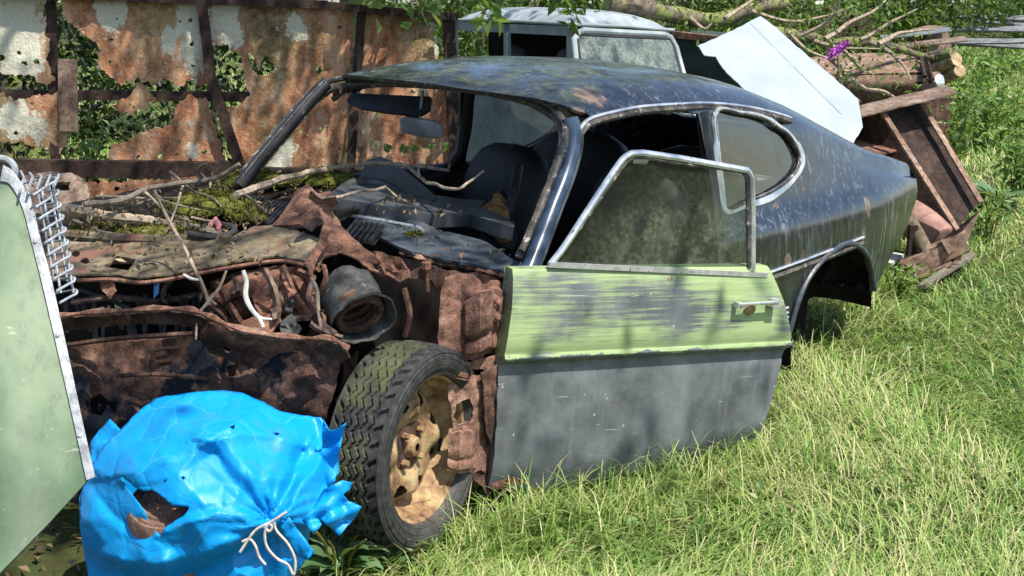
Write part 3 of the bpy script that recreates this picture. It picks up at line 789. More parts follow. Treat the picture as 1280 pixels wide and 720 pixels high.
sh('front_panel', [(62, 432), (110, 428), (180, 424), (240, 420), (262, 432), (300, 446), (345, 452), (400, 440), (425, 446), (420, 480), (408, 522), (330, 560), (100, 600), (58, 560)], fr_, 'rust_front',
   [[(108, 500), (124, 491), (137, 502), (150, 500), (146, 516), (136, 508), (128, 520), (112, 516)], [(283, 458), (298, 455), (296, 470), (286, 474)]], 8, .07, .012, 5, 2)
sh('bulged_panel', [(282, 452), (330, 440), (372, 434), (412, 434), (424, 452), (420, 486), (404, 528), (360, 540), (300, 520), (290, 490)], D((280, 470, 3.93), (425, 450, 3.72), (350, 540, 3.86)), 'rust_front', (), 7, .055, .014, 12, 2)
mb = MB(); 
for k in range(2): pass
slot = D((190, 430, 3.93), (240, 430, 3.90), (210, 450, 3.92))
part('panel_slot_rim', MB().tube([slot(*p) for p in smoothline([(192, 441), (196, 437), (230, 434), (236, 438), (232, 448), (196, 452)], 4, True)] + [slot(192, 441)], .006, 6), M['rust_dark'], car)
beam = D((80, 400, 3.86), (430, 430, 3.68), (250, 440, 3.85))
sh('cross_beam', [(62, 399), (100, 394), (150, 391), (205, 388), (240, 390), (262, 398), (290, 411), (330, 419), (380, 424), (415, 425), (432, 434), (438, 446), (424, 455), (400, 442), (372, 436), (350, 440), (318, 459), (296, 452), (262, 440), (246, 415), (238, 406), (200, 403), (140, 406), (100, 410), (62, 413)], beam, 'rust_dark', [[(282, 431), (292, 434), (287, 440), (279, 437)]], 6, .06, .018, 7, 1.5)
part('beam_edge', MB().tube([Vector(p) for p in smoothline([beam(x, y) - (beam(x, y) - EYE).normalized() * .03 for x, y in [(62, 398), (100, 392), (150, 389), (205, 386), (240, 388), (262, 396), (290, 408), (330, 418), (380, 423), (415, 424), (434, 436)]], 4)], [.009 + .004 * math.sin(i * 1.3) for i in range(41)], 7), M['rust_red'], car)
part('lower_beam_edge', MB().tube([Vector(p) for p in smoothline([beam(x, y) for x, y in [(80, 432), (140, 424), (190, 420), (245, 417)]], 5)], .008, 6), M['rust_dark'], car)
inn = D((300, 350, 4.0), (400, 340, 3.86), (380, 420, 3.84))
sh('crumpled_inner_wing', [(262, 352), (300, 340), (345, 332), (378, 334), (392, 360), (398, 385), (420, 392), (400, 402), (372, 398), (350, 408), (322, 418), (296, 410), (278, 392), (268, 372)], inn, 'rust_red', [[(283, 386), (296, 380), (298, 394), (288, 398)]], 6, .075, .03, 9, 2.5, .1, True)
sh('bent_wing_flange', [(262, 372), (280, 380), (296, 362), (316, 372), (322, 396), (300, 404), (318, 414), (340, 416), (352, 404), (338, 372), (352, 356), (330, 342), (300, 345)], D((262, 372, 3.92), (350, 400, 3.80), (320, 345, 3.92)), 'rust_red', (), 6, .06, .035, 11, 3, .12, True)
part('torn_wing_edge', MB().tube([Vector(p) for p in smoothline([inn(x, y) - (inn(x, y) - EYE).normalized() * .06 for x, y in [(353, 335), (360, 352), (370, 374), (385, 392), (402, 398), (400, 404)]], 5)], .010, 6, flat=2), M['rust_red'], car)
for poly, mt in (([(352, 402), (365, 394), (378, 412), (370, 420), (350, 420)], 'greymetal'), ([(358, 372), (368, 374), (366, 392), (356, 390)], 'greymetal')):
    sh('flaking_scrap', poly, D((350, 400, 3.76), (380, 400, 3.74), (360, 370, 3.80)), mt, (), 5, .03, .06, 4, 2, .15)
# dark clutter behind the slam panel
mb = MB(); rr = random.Random(3)
for k in range(26):
    x = 85 + k * 7 + rr.uniform(-3, 3); y = rr.uniform(365, 385)
    a = U(x, y, 4.15); b = U(x + rr.uniform(-8, 14), y + rr.uniform(18, 55), 4.12)
    mb.beam(a, b, rr.uniform(.006, .016), .006)
part('radiator_fins', mb, M['greymetal'], car)
sh('hanging_rust_scrap', [(124, 347), (142, 349), (146, 364), (140, 374), (130, 364)], D((124, 347, 4.0), (146, 350, 3.98), (140, 374, 4.0)), 'rust_red', (), 5, .02, .05, 4)
# flaps above the turret
fl = wplane(wz(350, 290, .93), wz(425, 285, .98), wz(395, 240, 1.04))
sh('bent_rust_flap', [(352, 272), (364, 254), (374, 238), (384, 232), (398, 244), (414, 240), (418, 248), (404, 256), (402, 274), (390, 290), (376, 282), (340, 284)], fl, 'rust_red', [], 5, .06, .03, 21, 1.5, .1, True)
sh('curled_rust_flap', [(388, 236), (402, 246), (420, 244), (423, 252), (413, 258), (398, 255), (386, 246)], wplane(wz(386, 246, 1.07), wz(423, 250, 1.06), wz(400, 236, 1.11)), 'rust_pale', [], 5, .03, .05, 22, 1)
sh('folded_wing_top', [(398, 256), (412, 256), (414, 282), (405, 310), (392, 330), (388, 345), (380, 330), (396, 306), (404, 280)], wplane(wz(404, 262, 1.03), wz(398, 320, .93), wz(412, 275, 1.0)), 'rust_red', [], 5, .02, .05, 24, 1)
sh('wing_ridge', [(414, 264), (430, 288), (450, 308), (472, 322), (500, 328), (512, 343), (508, 353), (482, 346), (462, 338), (440, 322), (424, 316), (404, 326), (396, 340), (398, 318), (410, 295)], wplane(wz(414, 270, 1.0), wz(400, 335, .89), wz(505, 345, .86)), 'rust_red', [[(466, 330), (474, 332), (470, 340)]], 6, .03, .035, 25, 2, .1)
sh('curled_wing_end', [(468, 314), (500, 322), (512, 338), (513, 348), (502, 354), (480, 344), (474, 330)], wplane(wz(470, 318, .92), wz(512, 345, .88), wz(490, 350, .86)), 'rust_red', [], 5, .035, .05, 27, 1.5)
# suspension turret lying open towards the wheel, spring rings inside
tc = U(452, 398, 3.80); ax = Vector((.42, -.80, -.42)).normalized(); ref = Vector((1, .3, .2))
mb = MB(); prof = [(.0, -.21), (.045, -.205), (.078, -.185), (.098, -.15), (.106, -.10), (.108, -.04), (.113, .0), (.120, .012), (.114, .014), (.104, 0), (.100, -.05), (.096, -.12), (.06, -.17), (0, -.18)]
mb.lathe([(r * .86, h * .9) for r, h in prof], tc, ax, 40)
mb.v = [p + (p - tc).normalized() * .035 * noise.noise(p * 9) + Vector((0, 0, .01)) * noise.noise(p * 30) for p in mb.v]
tu = part('suspension_turret', mb, M['greymetal'], car)
e = (ref - ax * ref.dot(ax)).normalized(); g = ax.cross(e); mb = MB()
for k, (h, r_) in enumerate(((-.02, .066), (-.05, .070), (-.08, .066), (-.11, .06))):
    mb.tube([tc + ax * (h + .012 * math.sin(q * .26)) + (e * math.cos(q * .2618) + g * math.sin(q * .2618)) * r_ for q in range(25)], .013, 7)
part('coil_spring', mb, M['rust_dark'], tu)
# torn strips, brackets and pipes in the crumpled corner
rr = random.Random(12)
for k, (x0, y0, x1, y1, w_, d_) in enumerate([(270, 352, 300, 404, 9, 3.86), (292, 346, 282, 380, 7, 3.84), (330, 336, 346, 398, 11, 3.80), (352, 342, 372, 372, 8, 3.78), (366, 400, 402, 392, 10, 3.74), (300, 410, 345, 424, 10, 3.76), (372, 338, 392, 352, 9, 3.82), (258, 380, 284, 408, 8, 3.86), (388, 404, 428, 422, 8, 3.72), (404, 330, 396, 372, 8, 3.80), (236, 346, 252, 376, 8, 3.96), (214, 350, 206, 378, 7, 3.98)]):
    L_ = []; n = 9; c1, c2 = rr.uniform(-9, 9), rr.uniform(-.05, .05)
    for q in range(n):
        t = q / (n - 1); b_ = math.sin(t * math.pi); x = x0 + (x1 - x0) * t + c1 * b_; y = y0 + (y1 - y0) * t; tw = rr.uniform(-.3, .3) + t * rr.uniform(-1.5, 1.5)
        dx, dy = (y1 - y0), -(x1 - x0); l = math.hypot(dx, dy); dx, dy = dx / l * w_ / 2, dy / l * w_ / 2
        jw = rr.uniform(.7, 1.2)
        L_.append([U(x - dx * jw, y - dy * jw, d_ + c2 * b_ - .02 * math.sin(tw)), U(x, y, d_ + c2 * b_ - .012), U(x + dx * jw, y + dy * jw, d_ + c2 * b_ + .02 * math.sin(tw))])
    part('torn_strip', MB().loft(L_), M[('rust_red', 'rust_dark', 'rust_pale')[k % 3]], car, ang=30)
for pl, r_, mt in (([(90, 378, 4.05), (140, 372, 4.02), (200, 376, 4.0), (262, 366, 3.98)], .010, 'rust_dark'), ([(100, 362, 4.1), (150, 380, 4.05), (176, 398, 4.0)], .008, 'rubber'), ([(392, 345, 3.84), (386, 372, 3.80), (398, 400, 3.76), (420, 418, 3.72)], .009, 'rust_dark'), ([(505, 360, 3.95), (512, 392, 3.95), (506, 420, 3.98)], .010, 'rust_dark'), ([(150, 470, 3.90), (200, 468, 3.88), (262, 474, 3.86)], .007, 'rust_dark')):
    part('bent_pipe', MB().tube([Vector(p) for p in smoothline([U(*p) for p in pl], 5)], r_, 7), M[mt], car)
# inner wing behind the wheel, dark
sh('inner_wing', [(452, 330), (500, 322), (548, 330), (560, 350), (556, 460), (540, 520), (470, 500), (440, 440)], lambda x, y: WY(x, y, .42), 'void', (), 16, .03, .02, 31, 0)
sh('wing_support', [(505, 346), (530, 330), (560, 338), (600, 342), (634, 350), (634, 362), (600, 352), (560, 350), (545, 362), (538, 350)], lambda x, y: WY(x, y, .64), 'rust_dark', (), 7, .02, .04, 32, 2)
part('hanging_bolt', MB().tube([WY(533, 332, .66), WY(534, 364, .66)], .008, 8).tube([WY(533, 328, .66), WY(533, 336, .66)], .016, 6), M['rust_red'], car)
# hinge pillar: pressed rusty box sections
def pil(y, bulge=0, cx=590, w=45):
    return lambda px, py: WY(px, py, y + bulge * math.sqrt(max(0, 1 - ((px - cx) / w) ** 2)))
sh('hinge_panel', [(551, 360), (556, 347), (570, 342), (590, 343), (600, 352), (604, 372), (603, 450), (586, 449), (570, 455), (549, 449), (547, 420)], pil(0.66, .05, 580, 40), 'rust_pillar', (), 5, .008, .06, 41, 1.2)
rows = []
def press(name, pts_top, pts_bot, y0, prof, mat='rust_pillar'):
    # pts: left->right pixel columns; prof: depth profile out of the panel (metres)
    rows = []
    for t in np.linspace(0, 1, 26):
        row = []
        for (a, b, k) in zip(pts_top, pts_bot, prof):
            x = a[0] + (b[0] - a[0]) * t; y = a[1] + (b[1] - a[1]) * t
            kk = k * (1 if .08 < t < .93 else .3) * (1 - .3 * math.exp(-((t - .72) / .05) ** 2)) + .003 * noise.noise(Vector((x * .1, y * .1, 1)))
            row.append(WY(x, y, y0 + kk))
        rows.append(row)
    return part(name, MB().loft(rows), M[mat], car)
press('hinge_box', [(570, 385), (582, 366), (600, 356), (615, 352), (625, 356)], [(570, 447), (582, 449), (600, 447), (612, 440), (618, 440)], 0.670, (.0, .07, .115, .105, .03))
press('hinge_flange', [(612, 350), (622, 350), (632, 356), (634, 372)], [(598, 440), (610, 442), (624, 440), (630, 430)], 0.685, (.03, .045, .035, .01))
press('hinge_plate', [(612, 368), (620, 366), (629, 370)], [(608, 402), (616, 404), (626, 402)], 0.730, (.012, .016, .012))
mb = MB()
for (x, y) in ((612, 392), (622, 378), (616, 372), (620, 396)): mb.lathe([(.0, .014), (.010, .012), (.012, .004), (.018, .003), (.018, 0)], WY(x, y, .745), CAR.to_3x3() @ Vector((0, 1, 0)), 10)
part('hinge_bolt', mb, M['rust_pillar'], car)
sh('pillar_lower', [(550, 450), (572, 455), (600, 448), (628, 442), (632, 460), (626, 500), (622, 540), (618, 575), (612, 596), (600, 588), (580, 592), (562, 588), (560, 560), (566, 530), (562, 500), (560, 478)], pil(0.69, .035, 595, 40), 'rust_pillar',
   [[(570, 506), (586, 497), (591, 510), (588, 526), (572, 530), (567, 520)], [(588, 460), (604, 462), (600, 470), (590, 468)]], 5, .014, .05, 43, 2.2, .12)
press('pillar_box', [(561, 536), (575, 532), (590, 532), (596, 540)], [(559, 588), (574, 592), (588, 590), (594, 580)], 0.730, (.0, .035, .035, .0))
press('pillar_tab', [(564, 462), (580, 464), (592, 468)], [(562, 472), (578, 476), (590, 478)], 0.720, (.0, .03, .0))
sh('torn_sill_end', [(585, 585), (600, 584), (616, 590), (630, 600), (622, 612), (606, 618), (600, 606), (590, 600)], pil(0.71, .02, 600, 40), 'rust_dark', (), 5, .02, .05, 45, 2)
sh('pillar_scrap', [(600, 466), (622, 455), (630, 470), (622, 520), (616, 560), (606, 540), (604, 500)], pil(0.73, .02, 612, 30), 'rust_dark', (), 5, .015, .05, 46, 2)

# ---- front wheel
WM = Matrix.Translation(CY(508, 556, .68)) @ Matrix.Rotation(rad(13), 4, 'Z') @ Matrix.Rotation(.03, 4, 'X')
mb = MB().lathe([(.0, -.05), (.13, -.05), (.13, .0), (.06, .012), (.0, .014)], (0, 0, 0), (0, 1, 0), 24)
wheel = link('front_wheel', mb.v, mb.f, M['rust_dark'], car); wheel.matrix_local = WM
ROOTI[wheel.name] = Matrix.Identity(4)
NA, RT = 560, .327
ys = np.concatenate([[-.099, -.094], np.linspace(-.088, .088, 56), [.094, .099]])
rows = []
def zig(t): return abs((t % 1.0) * 2 - 1) * 2 - 1
for i in range(NA):
    th = 2 * math.pi * i / NA; row = []
    for (r, y) in [(.232, -.085), (.25, -.098), (.28, -.106), (.30, -.104)]: row.append((r, y))
    for y in ys:
        edge = abs(y) / .088
        r = RT - .008 * edge ** 3
        if edge <= 1.001:
            u = 40 * th / (2 * math.pi)
            dep = 0
            for yc in (-.054, -.027, 0, .027, .054):
                if abs(y - yc - .0085 * zig(u * 1.0 + (.25 if yc > 0 else 0))) < .0034: dep = .010
            ph = (u + y * 14 * (1 if y > 0 else -1)) % 1.0
            if abs(y) > .064 and ph < .30: dep = .012
            r -= dep
        else: r = .318
        row.append((r, y))
    for (r, y) in [(.308, .105), (.303, .103), (.300, .1075), (.289, .109), (.287, .107), (.284, .109), (.268, .107), (.266, .105), (.263, .106), (.250, .100), (.247, .097), (.243, .097), (.236, .088), (.232, .078)]: row.append((r, y))
    rows.append([Vector((r * math.sin(th), y * .92 + .006, r * math.cos(th))) for r, y in row])
rows.append(rows[0])
part('tyre', MB().loft(rows), M['tyre'], wheel, world=False, ang=30)
mb = MB().lathe([(.238, .092), (.242, .088), (.240, .080), (.232, .076), (.226, .07), (.222, .04), (.212, .02), (.205, .012), (.200, -.02), (.2, -.08)], (0, 0, 0), (0, 1, 0), 72)
NT = 160; RR = np.concatenate([[.012, .022, .028, .031, .036, .044], np.linspace(.052, .206, 30)])
vs, fs = [], []
sm = lambda a, b, x: (lambda q: q * q * (3 - 2 * q))(min(1, max(0, (x - a) / (b - a))))
for i in range(NT):
    th = 2 * math.pi * i / NT
    for r in RR:
        y = .004 + .030 * sm(.06, .11, r) * (1 - sm(.135, .185, r)) * (.62 + .38 * math.cos(4 * th)) - .022 * sm(.15, .19, r) + .020 * sm(.192, .206, r)
        y += .005 * math.cos(8 * th) * sm(.1, .13, r) * (1 - sm(.15, .18, r))
        if r < .044: y = .040 if r < .029 else (.034 if r < .033 else .012)
        vs.append(Vector((r * math.sin(th), y, r * math.cos(th))))
m = len(RR)
for i in range(NT):
    i2 = (i + 1) % NT; a = (2 * math.pi * (i + .5) / NT + math.pi / 8) % (math.pi / 4) - math.pi / 8
    a = (2 * math.pi * (i + .5) / NT) % (math.pi / 4) - math.pi / 8
    for j in range(m - 1):
        r = (RR[j] + RR[j + 1]) / 2
        if (a * r / .021) ** 2 + ((r - .146) / .021) ** 2 < 1: continue
        fs.append((i * m + j, i2 * m + j, i2 * m + j + 1, i * m + j + 1))
mb.add(vs, fs)
for k in range(4):
    a = .785 + k * math.pi / 2; o = Vector((.062 * math.sin(a), .016, .062 * math.cos(a)))
    mb.lathe([(0, .022), (.010, .02), (.012, 0)], o, (0, 1, 0), 6)
rim = part('rim', mb, M['rim'], wheel, world=False, ang=35)

# ---- open door
TH = rad(22); H0 = Vector((-.40, .76, .87)); U_ = Vector((-math.cos(TH), math.sin(TH), 0)); NO = Vector((math.sin(TH), math.cos(TH), 0))
dr = -.031
UX = U_ * math.cos(dr) + Vector((0, 0, math.sin(dr))); UZ = Vector((0, 0, math.cos(dr))) - U_ * math.sin(dr)
DM = Matrix(((UX.x, -NO.x, UZ.x, H0.x), (UX.y, -NO.y, UZ.y, H0.y), (UX.z, -NO.z, UZ.z, H0.z), (0, 0, 0, 1)))
DMI = DM.inverted()
def dp(px, py, out=0.0):
    q = DMI @ onplane(px, py, H0 + NO * out, NO); return q
ZL = [0, -.008, -.03, -.07, -.12, -.17, -.22, -.26, -.268, -.274, -.280, -.288, -.296, -.306, -.318, -.34]
BU = [0, .006, .014, .022, .030, .036, .040, .042, .038, .038, .042, .044, .040, .018, .010, .010]
def rear(z): return float(np.interp(-z, [0, .05, .13, .25, .30, .33, .42, .55, .70], [1.055, 1.085, 1.13, 1.175, 1.185, 1.172, 1.155, 1.125, 1.095]))
def front(z): return float(np.interp(-z, [0, .1, .3, .5, .75], [.012, .008, -.012, -.006, -.002])) + .004 * noise.noise(Vector((z * 30, 0, 0)))
def zbot(a): return float(np.interp(a, [0, .1, .3, .55, .8, .95, 1.1], [-.745, -.762, -.765, -.750, -.715, -.69, -.655]))
A_ = np.linspace(0, 1, 46); rows = []
for z, b in zip(ZL, BU): rows.append([Vector((front(z) + (rear(z) - front(z)) * a, -b + .006 * a, z)) for a in A_])
for t in np.linspace(.06, 1, 16):
    row = []
    for a in A_:
        x = a * 1.14; zb = zbot(x); z = -.34 + (zb + .34) * t
        xx = front(z) + (rear(z) - front(z)) * a
        b = .010 + .012 * math.sin(t * 2.2) - .05 * max(0, t - .8) * 2.2
        b += .004 * noise.noise(Vector((xx * 5, z * 5, 0)))
        row.append(Vector((xx, -b, z)))
    rows.append(row)
rows.append([p + Vector((0, .05, .012)) for p in rows[-1]])
rows.insert(0, [p + Vector((0, .05, .0)) for p in rows[0]])
mb = MB().loft(rows)
fe = [r[0] for r in rows]; re = [r[-1] for r in rows]
mb.loft([fe, [Vector((p.x + .01, .05, p.z)) for p in fe]]); mb.loft([re, [Vector((p.x - .01, .05, p.z)) for p in re]])
mb.loft([[Vector((.01, .05, 0)), Vector((1.05, .05, 0))], [Vector((0, .05, -.74)), Vector((1.1, .05, -.64))]])
door = link('open_door', mb.v, mb.f, M['door'], car, True, 32); door.matrix_local = DM; ROOTI[door.name] = Matrix.Identity(4)
door['label'] = 'open door with lime green upper half and dark grey lower half'
fr_px = [(687, 331), (705, 308), (735, 262), (765, 217), (778, 199), (788, 192), (802, 191), (850, 198), (900, 207), (934, 213), (939, 222), (940, 260), (940, 338)]
FP = [Vector((p.x, -.002, p.z)) for p in (dp(*q) for q in fr_px)]
gp = [(p.x, p.z) for p in FP]
part('door_glass', sheet(gp, [], .05, lambda x, z: Vector((x, .004, z))), M['glass_door'], door, world=False)
part('window_frame', MB().tube([Vector(p) for p in smoothline(FP[:6], 4)][:-1] + FP[5:], .0115, 8), M['chrome'], door, world=False)
c = sum(FP, Vector()) / len(FP)
part('window_rubber', MB().tube([p + (c - p).normalized() * .018 + Vector((0, .002, 0)) for p in FP], .008, 6), M['seal'], door, world=False)
mb = MB(); a, b = dp(684, 330), dp(957, 343); a.y = b.y = -.008; mb.beam(a, b, .012, .017)
part('waist_strip', mb, M['chrome'], door, world=False)
h1, h2 = dp(921, 379, .04), dp(966, 376, .04); h1.y = h2.y = -.062
mb = MB(); mb.tube([h1 + Vector((0, .012, -.004)), h1, h1 * .8 + h2 * .2, h2], [.007, .009, .010, .010], 8, flat=.7)
mb.box(h2 + Vector((.0, .012, -.004)), (.035, .035, .028)); mb.box(h1 + Vector((0, .014, -.004)), (.02, .03, .02))
part('door_handle', mb, M['chrome'], door, world=False)
mb = MB(); e = dp(938, 386, .04); e.y = -.04
mb.lathe([(0, .008), (.014, .007), (.022, .003), (.024, 0)], e, (0, -1, 0), 16)
part('door_lock', mb, M['rim'], door, world=False)
mb = MB()
rc = [dp(*p, .03) for p in [(616, 606), (640, 598), (662, 604), (640, 610), (620, 616)]]
mb.loft([[Vector((p.x, -.018, p.z)) for p in rc[:3]], [Vector((p.x, -.012, p.z)) for p in (rc[4], rc[3], rc[3])]])
part('rusty_door_corner', mb, M['rust_red'], door, world=False)
# ================================================================== SETTING
gx = np.arange(-60, 61, 1.5); gy = np.arange(-6, 115, 1.5)
def gz(x, y): return .035 * noise.noise(Vector((x * .5, y * .5, 0))) * min(1, max(0, (y - 1) / 5)) - .02
mb = MB().loft([[Vector((x, y, gz(x, y))) for x in gx] for y in gy])
tag(link('ground', mb.v, mb.f, M['ground']), kind='structure')

def blades(P, hgt, wid, lean, ang, tint, bend=.6, nseg=3):
    """grass blades as tapering bent strips: P (n,3)"""
    n = len(P); dirv = np.stack([np.cos(ang), np.sin(ang), np.zeros(n)], 1); side = np.stack([-np.sin(ang), np.cos(ang), np.zeros(n)], 1)
    V = np.zeros((n, 2 * nseg + 1, 3)); up = np.array([0, 0, 1.])
    a = lean.copy(); p = P.copy(); seg = hgt / nseg
    for k in range(nseg):
        w = wid * (1 - k / nseg * .55)
        V[:, 2 * k] = p - side * w[:, None] / 2; V[:, 2 * k + 1] = p + side * w[:, None] / 2
        p = p + dirv * (np.sin(a) * seg)[:, None] + up * (np.cos(a) * seg)[:, None]; a = a + bend * RNG.uniform(.5, 1.5, n)
    V[:, 2 * nseg] = p
    F_ = []
    b = np.arange(n)[:, None] * (2 * nseg + 1)
    tri = []
    for k in range(nseg - 1): tri += [[2 * k, 2 * k + 1, 2 * k + 3], [2 * k, 2 * k + 3, 2 * k + 2]]
    tri += [[2 * nseg - 2, 2 * nseg - 1, 2 * nseg]]
    Fs = (b[:, None, :] + np.array(tri)[None, :, :]).reshape(-1, 3)
    return V.reshape(-1, 3), Fs, np.repeat(tint, 2 * nseg + 1)
def vnoise(P, s, seed=0): return np.array([noise.noise(Vector((p[0] * s, p[1] * s, seed))) for p in P])
N_ = 290000
u = RNG.random(N_); d = 3.0 * (38 / 3.0) ** u; th = RNG.uniform(-.62, .72, N_)
P = np.stack([d * np.tan(th), d, np.zeros(N_)], 1)
ci = np.array(CARI); L = P @ ci[:3, :3].T + ci[:3, 3]
jit = RNG.normal(0, .05, N_)
under = (L[:, 0] > -3.35) & (L[:, 0] < .55 + jit) & (L[:, 1] < .52 + jit)
front = (L[:, 0] >= .3 + jit) & (L[:, 1] < .75 + 0.5 * (L[:, 0] - .3)) & (P[:, 0] < -.2)
leftb = (P[:, 0] < -.9) & (RNG.random(N_) < .55)
ok = ~(under | front | leftb); P = P[ok]; d = d[ok]; n = len(P)
P[:, 2] = [gz(p[0], p[1]) - .005 for p in P]
n1, n2, n3 = vnoise(P, 1.7), vnoise(P, .6, 5), vnoise(P, 4.5, 9)
tall = np.clip((n1 + .4 * n3) * 1.6, 0, 1)
hgt = (.08 + .11 * RNG.random(n) + .17 * tall * RNG.random(n)) * (1 + np.clip((d - 5) / 30, 0, .6))
wid = (.0032 + .0032 * RNG.random(n)) * np.clip(d / 5.5, .8, 3.2)
ang = (n2 * 5 + n1 * 2.5) + RNG.normal(0, 1.0, n)
lean = np.clip(RNG.normal(.95, .45, n) - .25 * tall, .05, 1.5)
tint = np.clip(.52 + .20 * n2 + .30 * n1 + .22 * n3 + RNG.normal(0, .20, n) + (RNG.random(n) < .10) * .45 - .12 * tall, 0, 1)
V1, F1, T1 = blades(P, hgt, wid, lean, ang, tint)
# longer stalks in front of the door, by the tyre and scattered about
ns = 900
a = RNG.random(ns); base = np.array([tuple(CAR @ Vector((-.35 - 1.25 * x, .95 + .35 * x + RNG.normal(0, .10), 0))) for x in a]); base[:, 2] = -.02
sc = np.stack([RNG.uniform(-.2, 3.2, 500), RNG.uniform(3.4, 9, 500), np.full(500, -.02)], 1)
tf = np.array([tuple(CAR @ Vector((RNG.uniform(-.45, -.10), .86 + abs(RNG.normal(0, .08)), 0))) for _ in range(260)]); tf[:, 2] = -.02
base = np.concatenate([base, sc, tf]); m = len(base)
V2, F2, T2 = blades(base, RNG.uniform(.12, .30, m), RNG.uniform(.003, .006, m), np.abs(RNG.normal(.15, .3, m)), RNG.uniform(0, 6.28, m), np.clip(RNG.normal(.6, .2, m), 0, 1), .28, 5)
o = link('lawn_grass', np.concatenate([V1, V2]), np.concatenate([F1, F2 + len(V1)]), M['grass'], None, True, 180, np.concatenate([T1, T2]))
tag(o, 'unmown green lawn grass with straw coloured patches', 'grass', kind='stuff')

def leaves(C, size, up=.4, aspect=.5, droop=.0, nrm=None):
    n = len(C); s = size if hasattr(size, '__len__') else np.full(n, size)
    ax = RNG.normal(0, 1, (n, 3)); ax[:, 2] -= droop; ax /= np.linalg.norm(ax, axis=1)[:, None]
    nn = RNG.normal(0, 1, (n, 3)); nn[:, 2] += up * 3; nn -= ax * (nn * ax).sum(1)[:, None]; nn /= np.linalg.norm(nn, axis=1)[:, None]
    sd = np.cross(nn, ax); V = np.zeros((n, 4, 3)); w = (s * aspect / 2)[:, None]; l = s[:, None]
    V[:, 0] = C; V[:, 1] = C + ax * l * .5 + sd * w + nn * w * .35; V[:, 2] = C + ax * l - nn * l * .12; V[:, 3] = C + ax * l * .5 - sd * w + nn * w * .35
    b = np.arange(n)[:, None] * 4
    Fs = np.concatenate([b + np.array([[0, 1, 2]]), b + np.array([[0, 2, 3]])], 0)
    return V.reshape(-1, 3), Fs
def clump_pts(n, blobs, edge=.7):
    """points in uneven blobs: blobs = [(centre, radii)]"""
    w = np.array([r[0] * r[1] * r[2] for _, r in blobs]); w = w / w.sum(); out = []
    for (c, r), k in zip(blobs, RNG.multinomial(n, w)):
        q = RNG.normal(0, 1, (k, 3)); q /= np.linalg.norm(q, axis=1)[:, None]
        rr = RNG.random(k) ** (1 / 3 * edge); out.append(np.array(c) + q * rr[:, None] * np.array(r))
    return np.concatenate(out)
def blobset(c, r, k, rs=.45):
    out = []
    for _ in range(k):
        q = RNG.normal(0, 1, 3); q /= np.linalg.norm(q); q *= RNG.random() ** .4
        s = RNG.uniform(.6, 1.3) * rs
        out.append((np.array(c) + q * np.array(r), np.array(r) * s))
    return out
def foliage(name, par, C, size, mat, up=.4, aspect=.5, label=None, base=None, tint=(.5, .2)):
    C = C[C[:, 2] > .01]; n = len(C)
    V, Fs = leaves(C, size * RNG.uniform(.65, 1.25, n), up, aspect)
    big = np.clip(.5 + .5 * vnoise(C, 2.0, 3) + RNG.normal(0, tint[1], n) + tint[0] - .5, 0, 1)
    Mi = ROOTI[par.name]; V = V + np.array(Mi.translation)
    o = link(name, V, Fs, M[mat], par, True, 180, np.repeat(big, 4)); ROOTI[o.name] = Mi
    return o
def bush(label, x, y, w, h, n, size, mat, cat='bush', name='bush', group=None, k=9, dz=0, dep=None, aspect=.5):
    r = root(name, label, cat, (x, y, 0), group)
    foliage('foliage', r, clump_pts(n, blobset((x, y, h * .5 + dz), (w / 2, (dep or w) / 2, h / 2), k)), size, mat, aspect=aspect)
    mb = MB(); rr = random.Random(int(x * 100) + int(y * 10))
    for q in range(5):
        a = rr.uniform(0, 6.28); mb.tube([(x, y, -.05), (x + math.cos(a) * w * .12, y + math.sin(a) * w * .12, h * .4), (x + math.cos(a) * w * .25 + rr.uniform(-.1, .1), y + math.sin(a) * w * .25, h * .8)], [.025, .018, .006], 6)
    part('stem', mb, M['bark'], r)
    return r
LT = np.stack([RNG.uniform(-3.2, -.75, 1500), RNG.uniform(1.8, 5.2, 1500), RNG.uniform(.0, .03, 1500)], 1)
V, Fs = leaves(LT, RNG.uniform(.02, .06, len(LT)), 1.0, .45)
tag(link('ground_litter', V, Fs, M['litter'], None, True, 180, np.repeat(RNG.random(len(LT)), 4)), 'brown dead leaves on the soil beside the green panel', 'leaf litter', kind='stuff')
# low broad leaved plants in the turf
n_ = 2600; u = RNG.random(n_); d_ = 3.6 * (14 / 3.6) ** u; th_ = RNG.uniform(-.05, .46, n_); C = np.stack([d_ * np.tan(th_), d_, np.zeros(n_)], 1)
k_ = vnoise(C, 1.1, 40) + .5 * vnoise(C, 3.1, 41); L_ = C @ ci[:3, :3].T + ci[:3, 3]
C = C[(k_ > .12) & ~((L_[:, 0] > -3.35) & (L_[:, 1] < .7))]; C[:, 2] = RNG.uniform(.02, .07, len(C))
V, Fs = leaves(C, RNG.uniform(.02, .05, len(C)), 1.0, .6)
tag(link('turf_weeds', V, Fs, M['leaf_lite'], None, True, 180, np.repeat(np.clip(RNG.normal(.5, .25, len(C)), 0, 1), 4)), 'small broad leaved weeds mixed into the lawn grass', 'ground cover', kind='stuff')
def gpt(px, py): return Uz(px, py, 0)

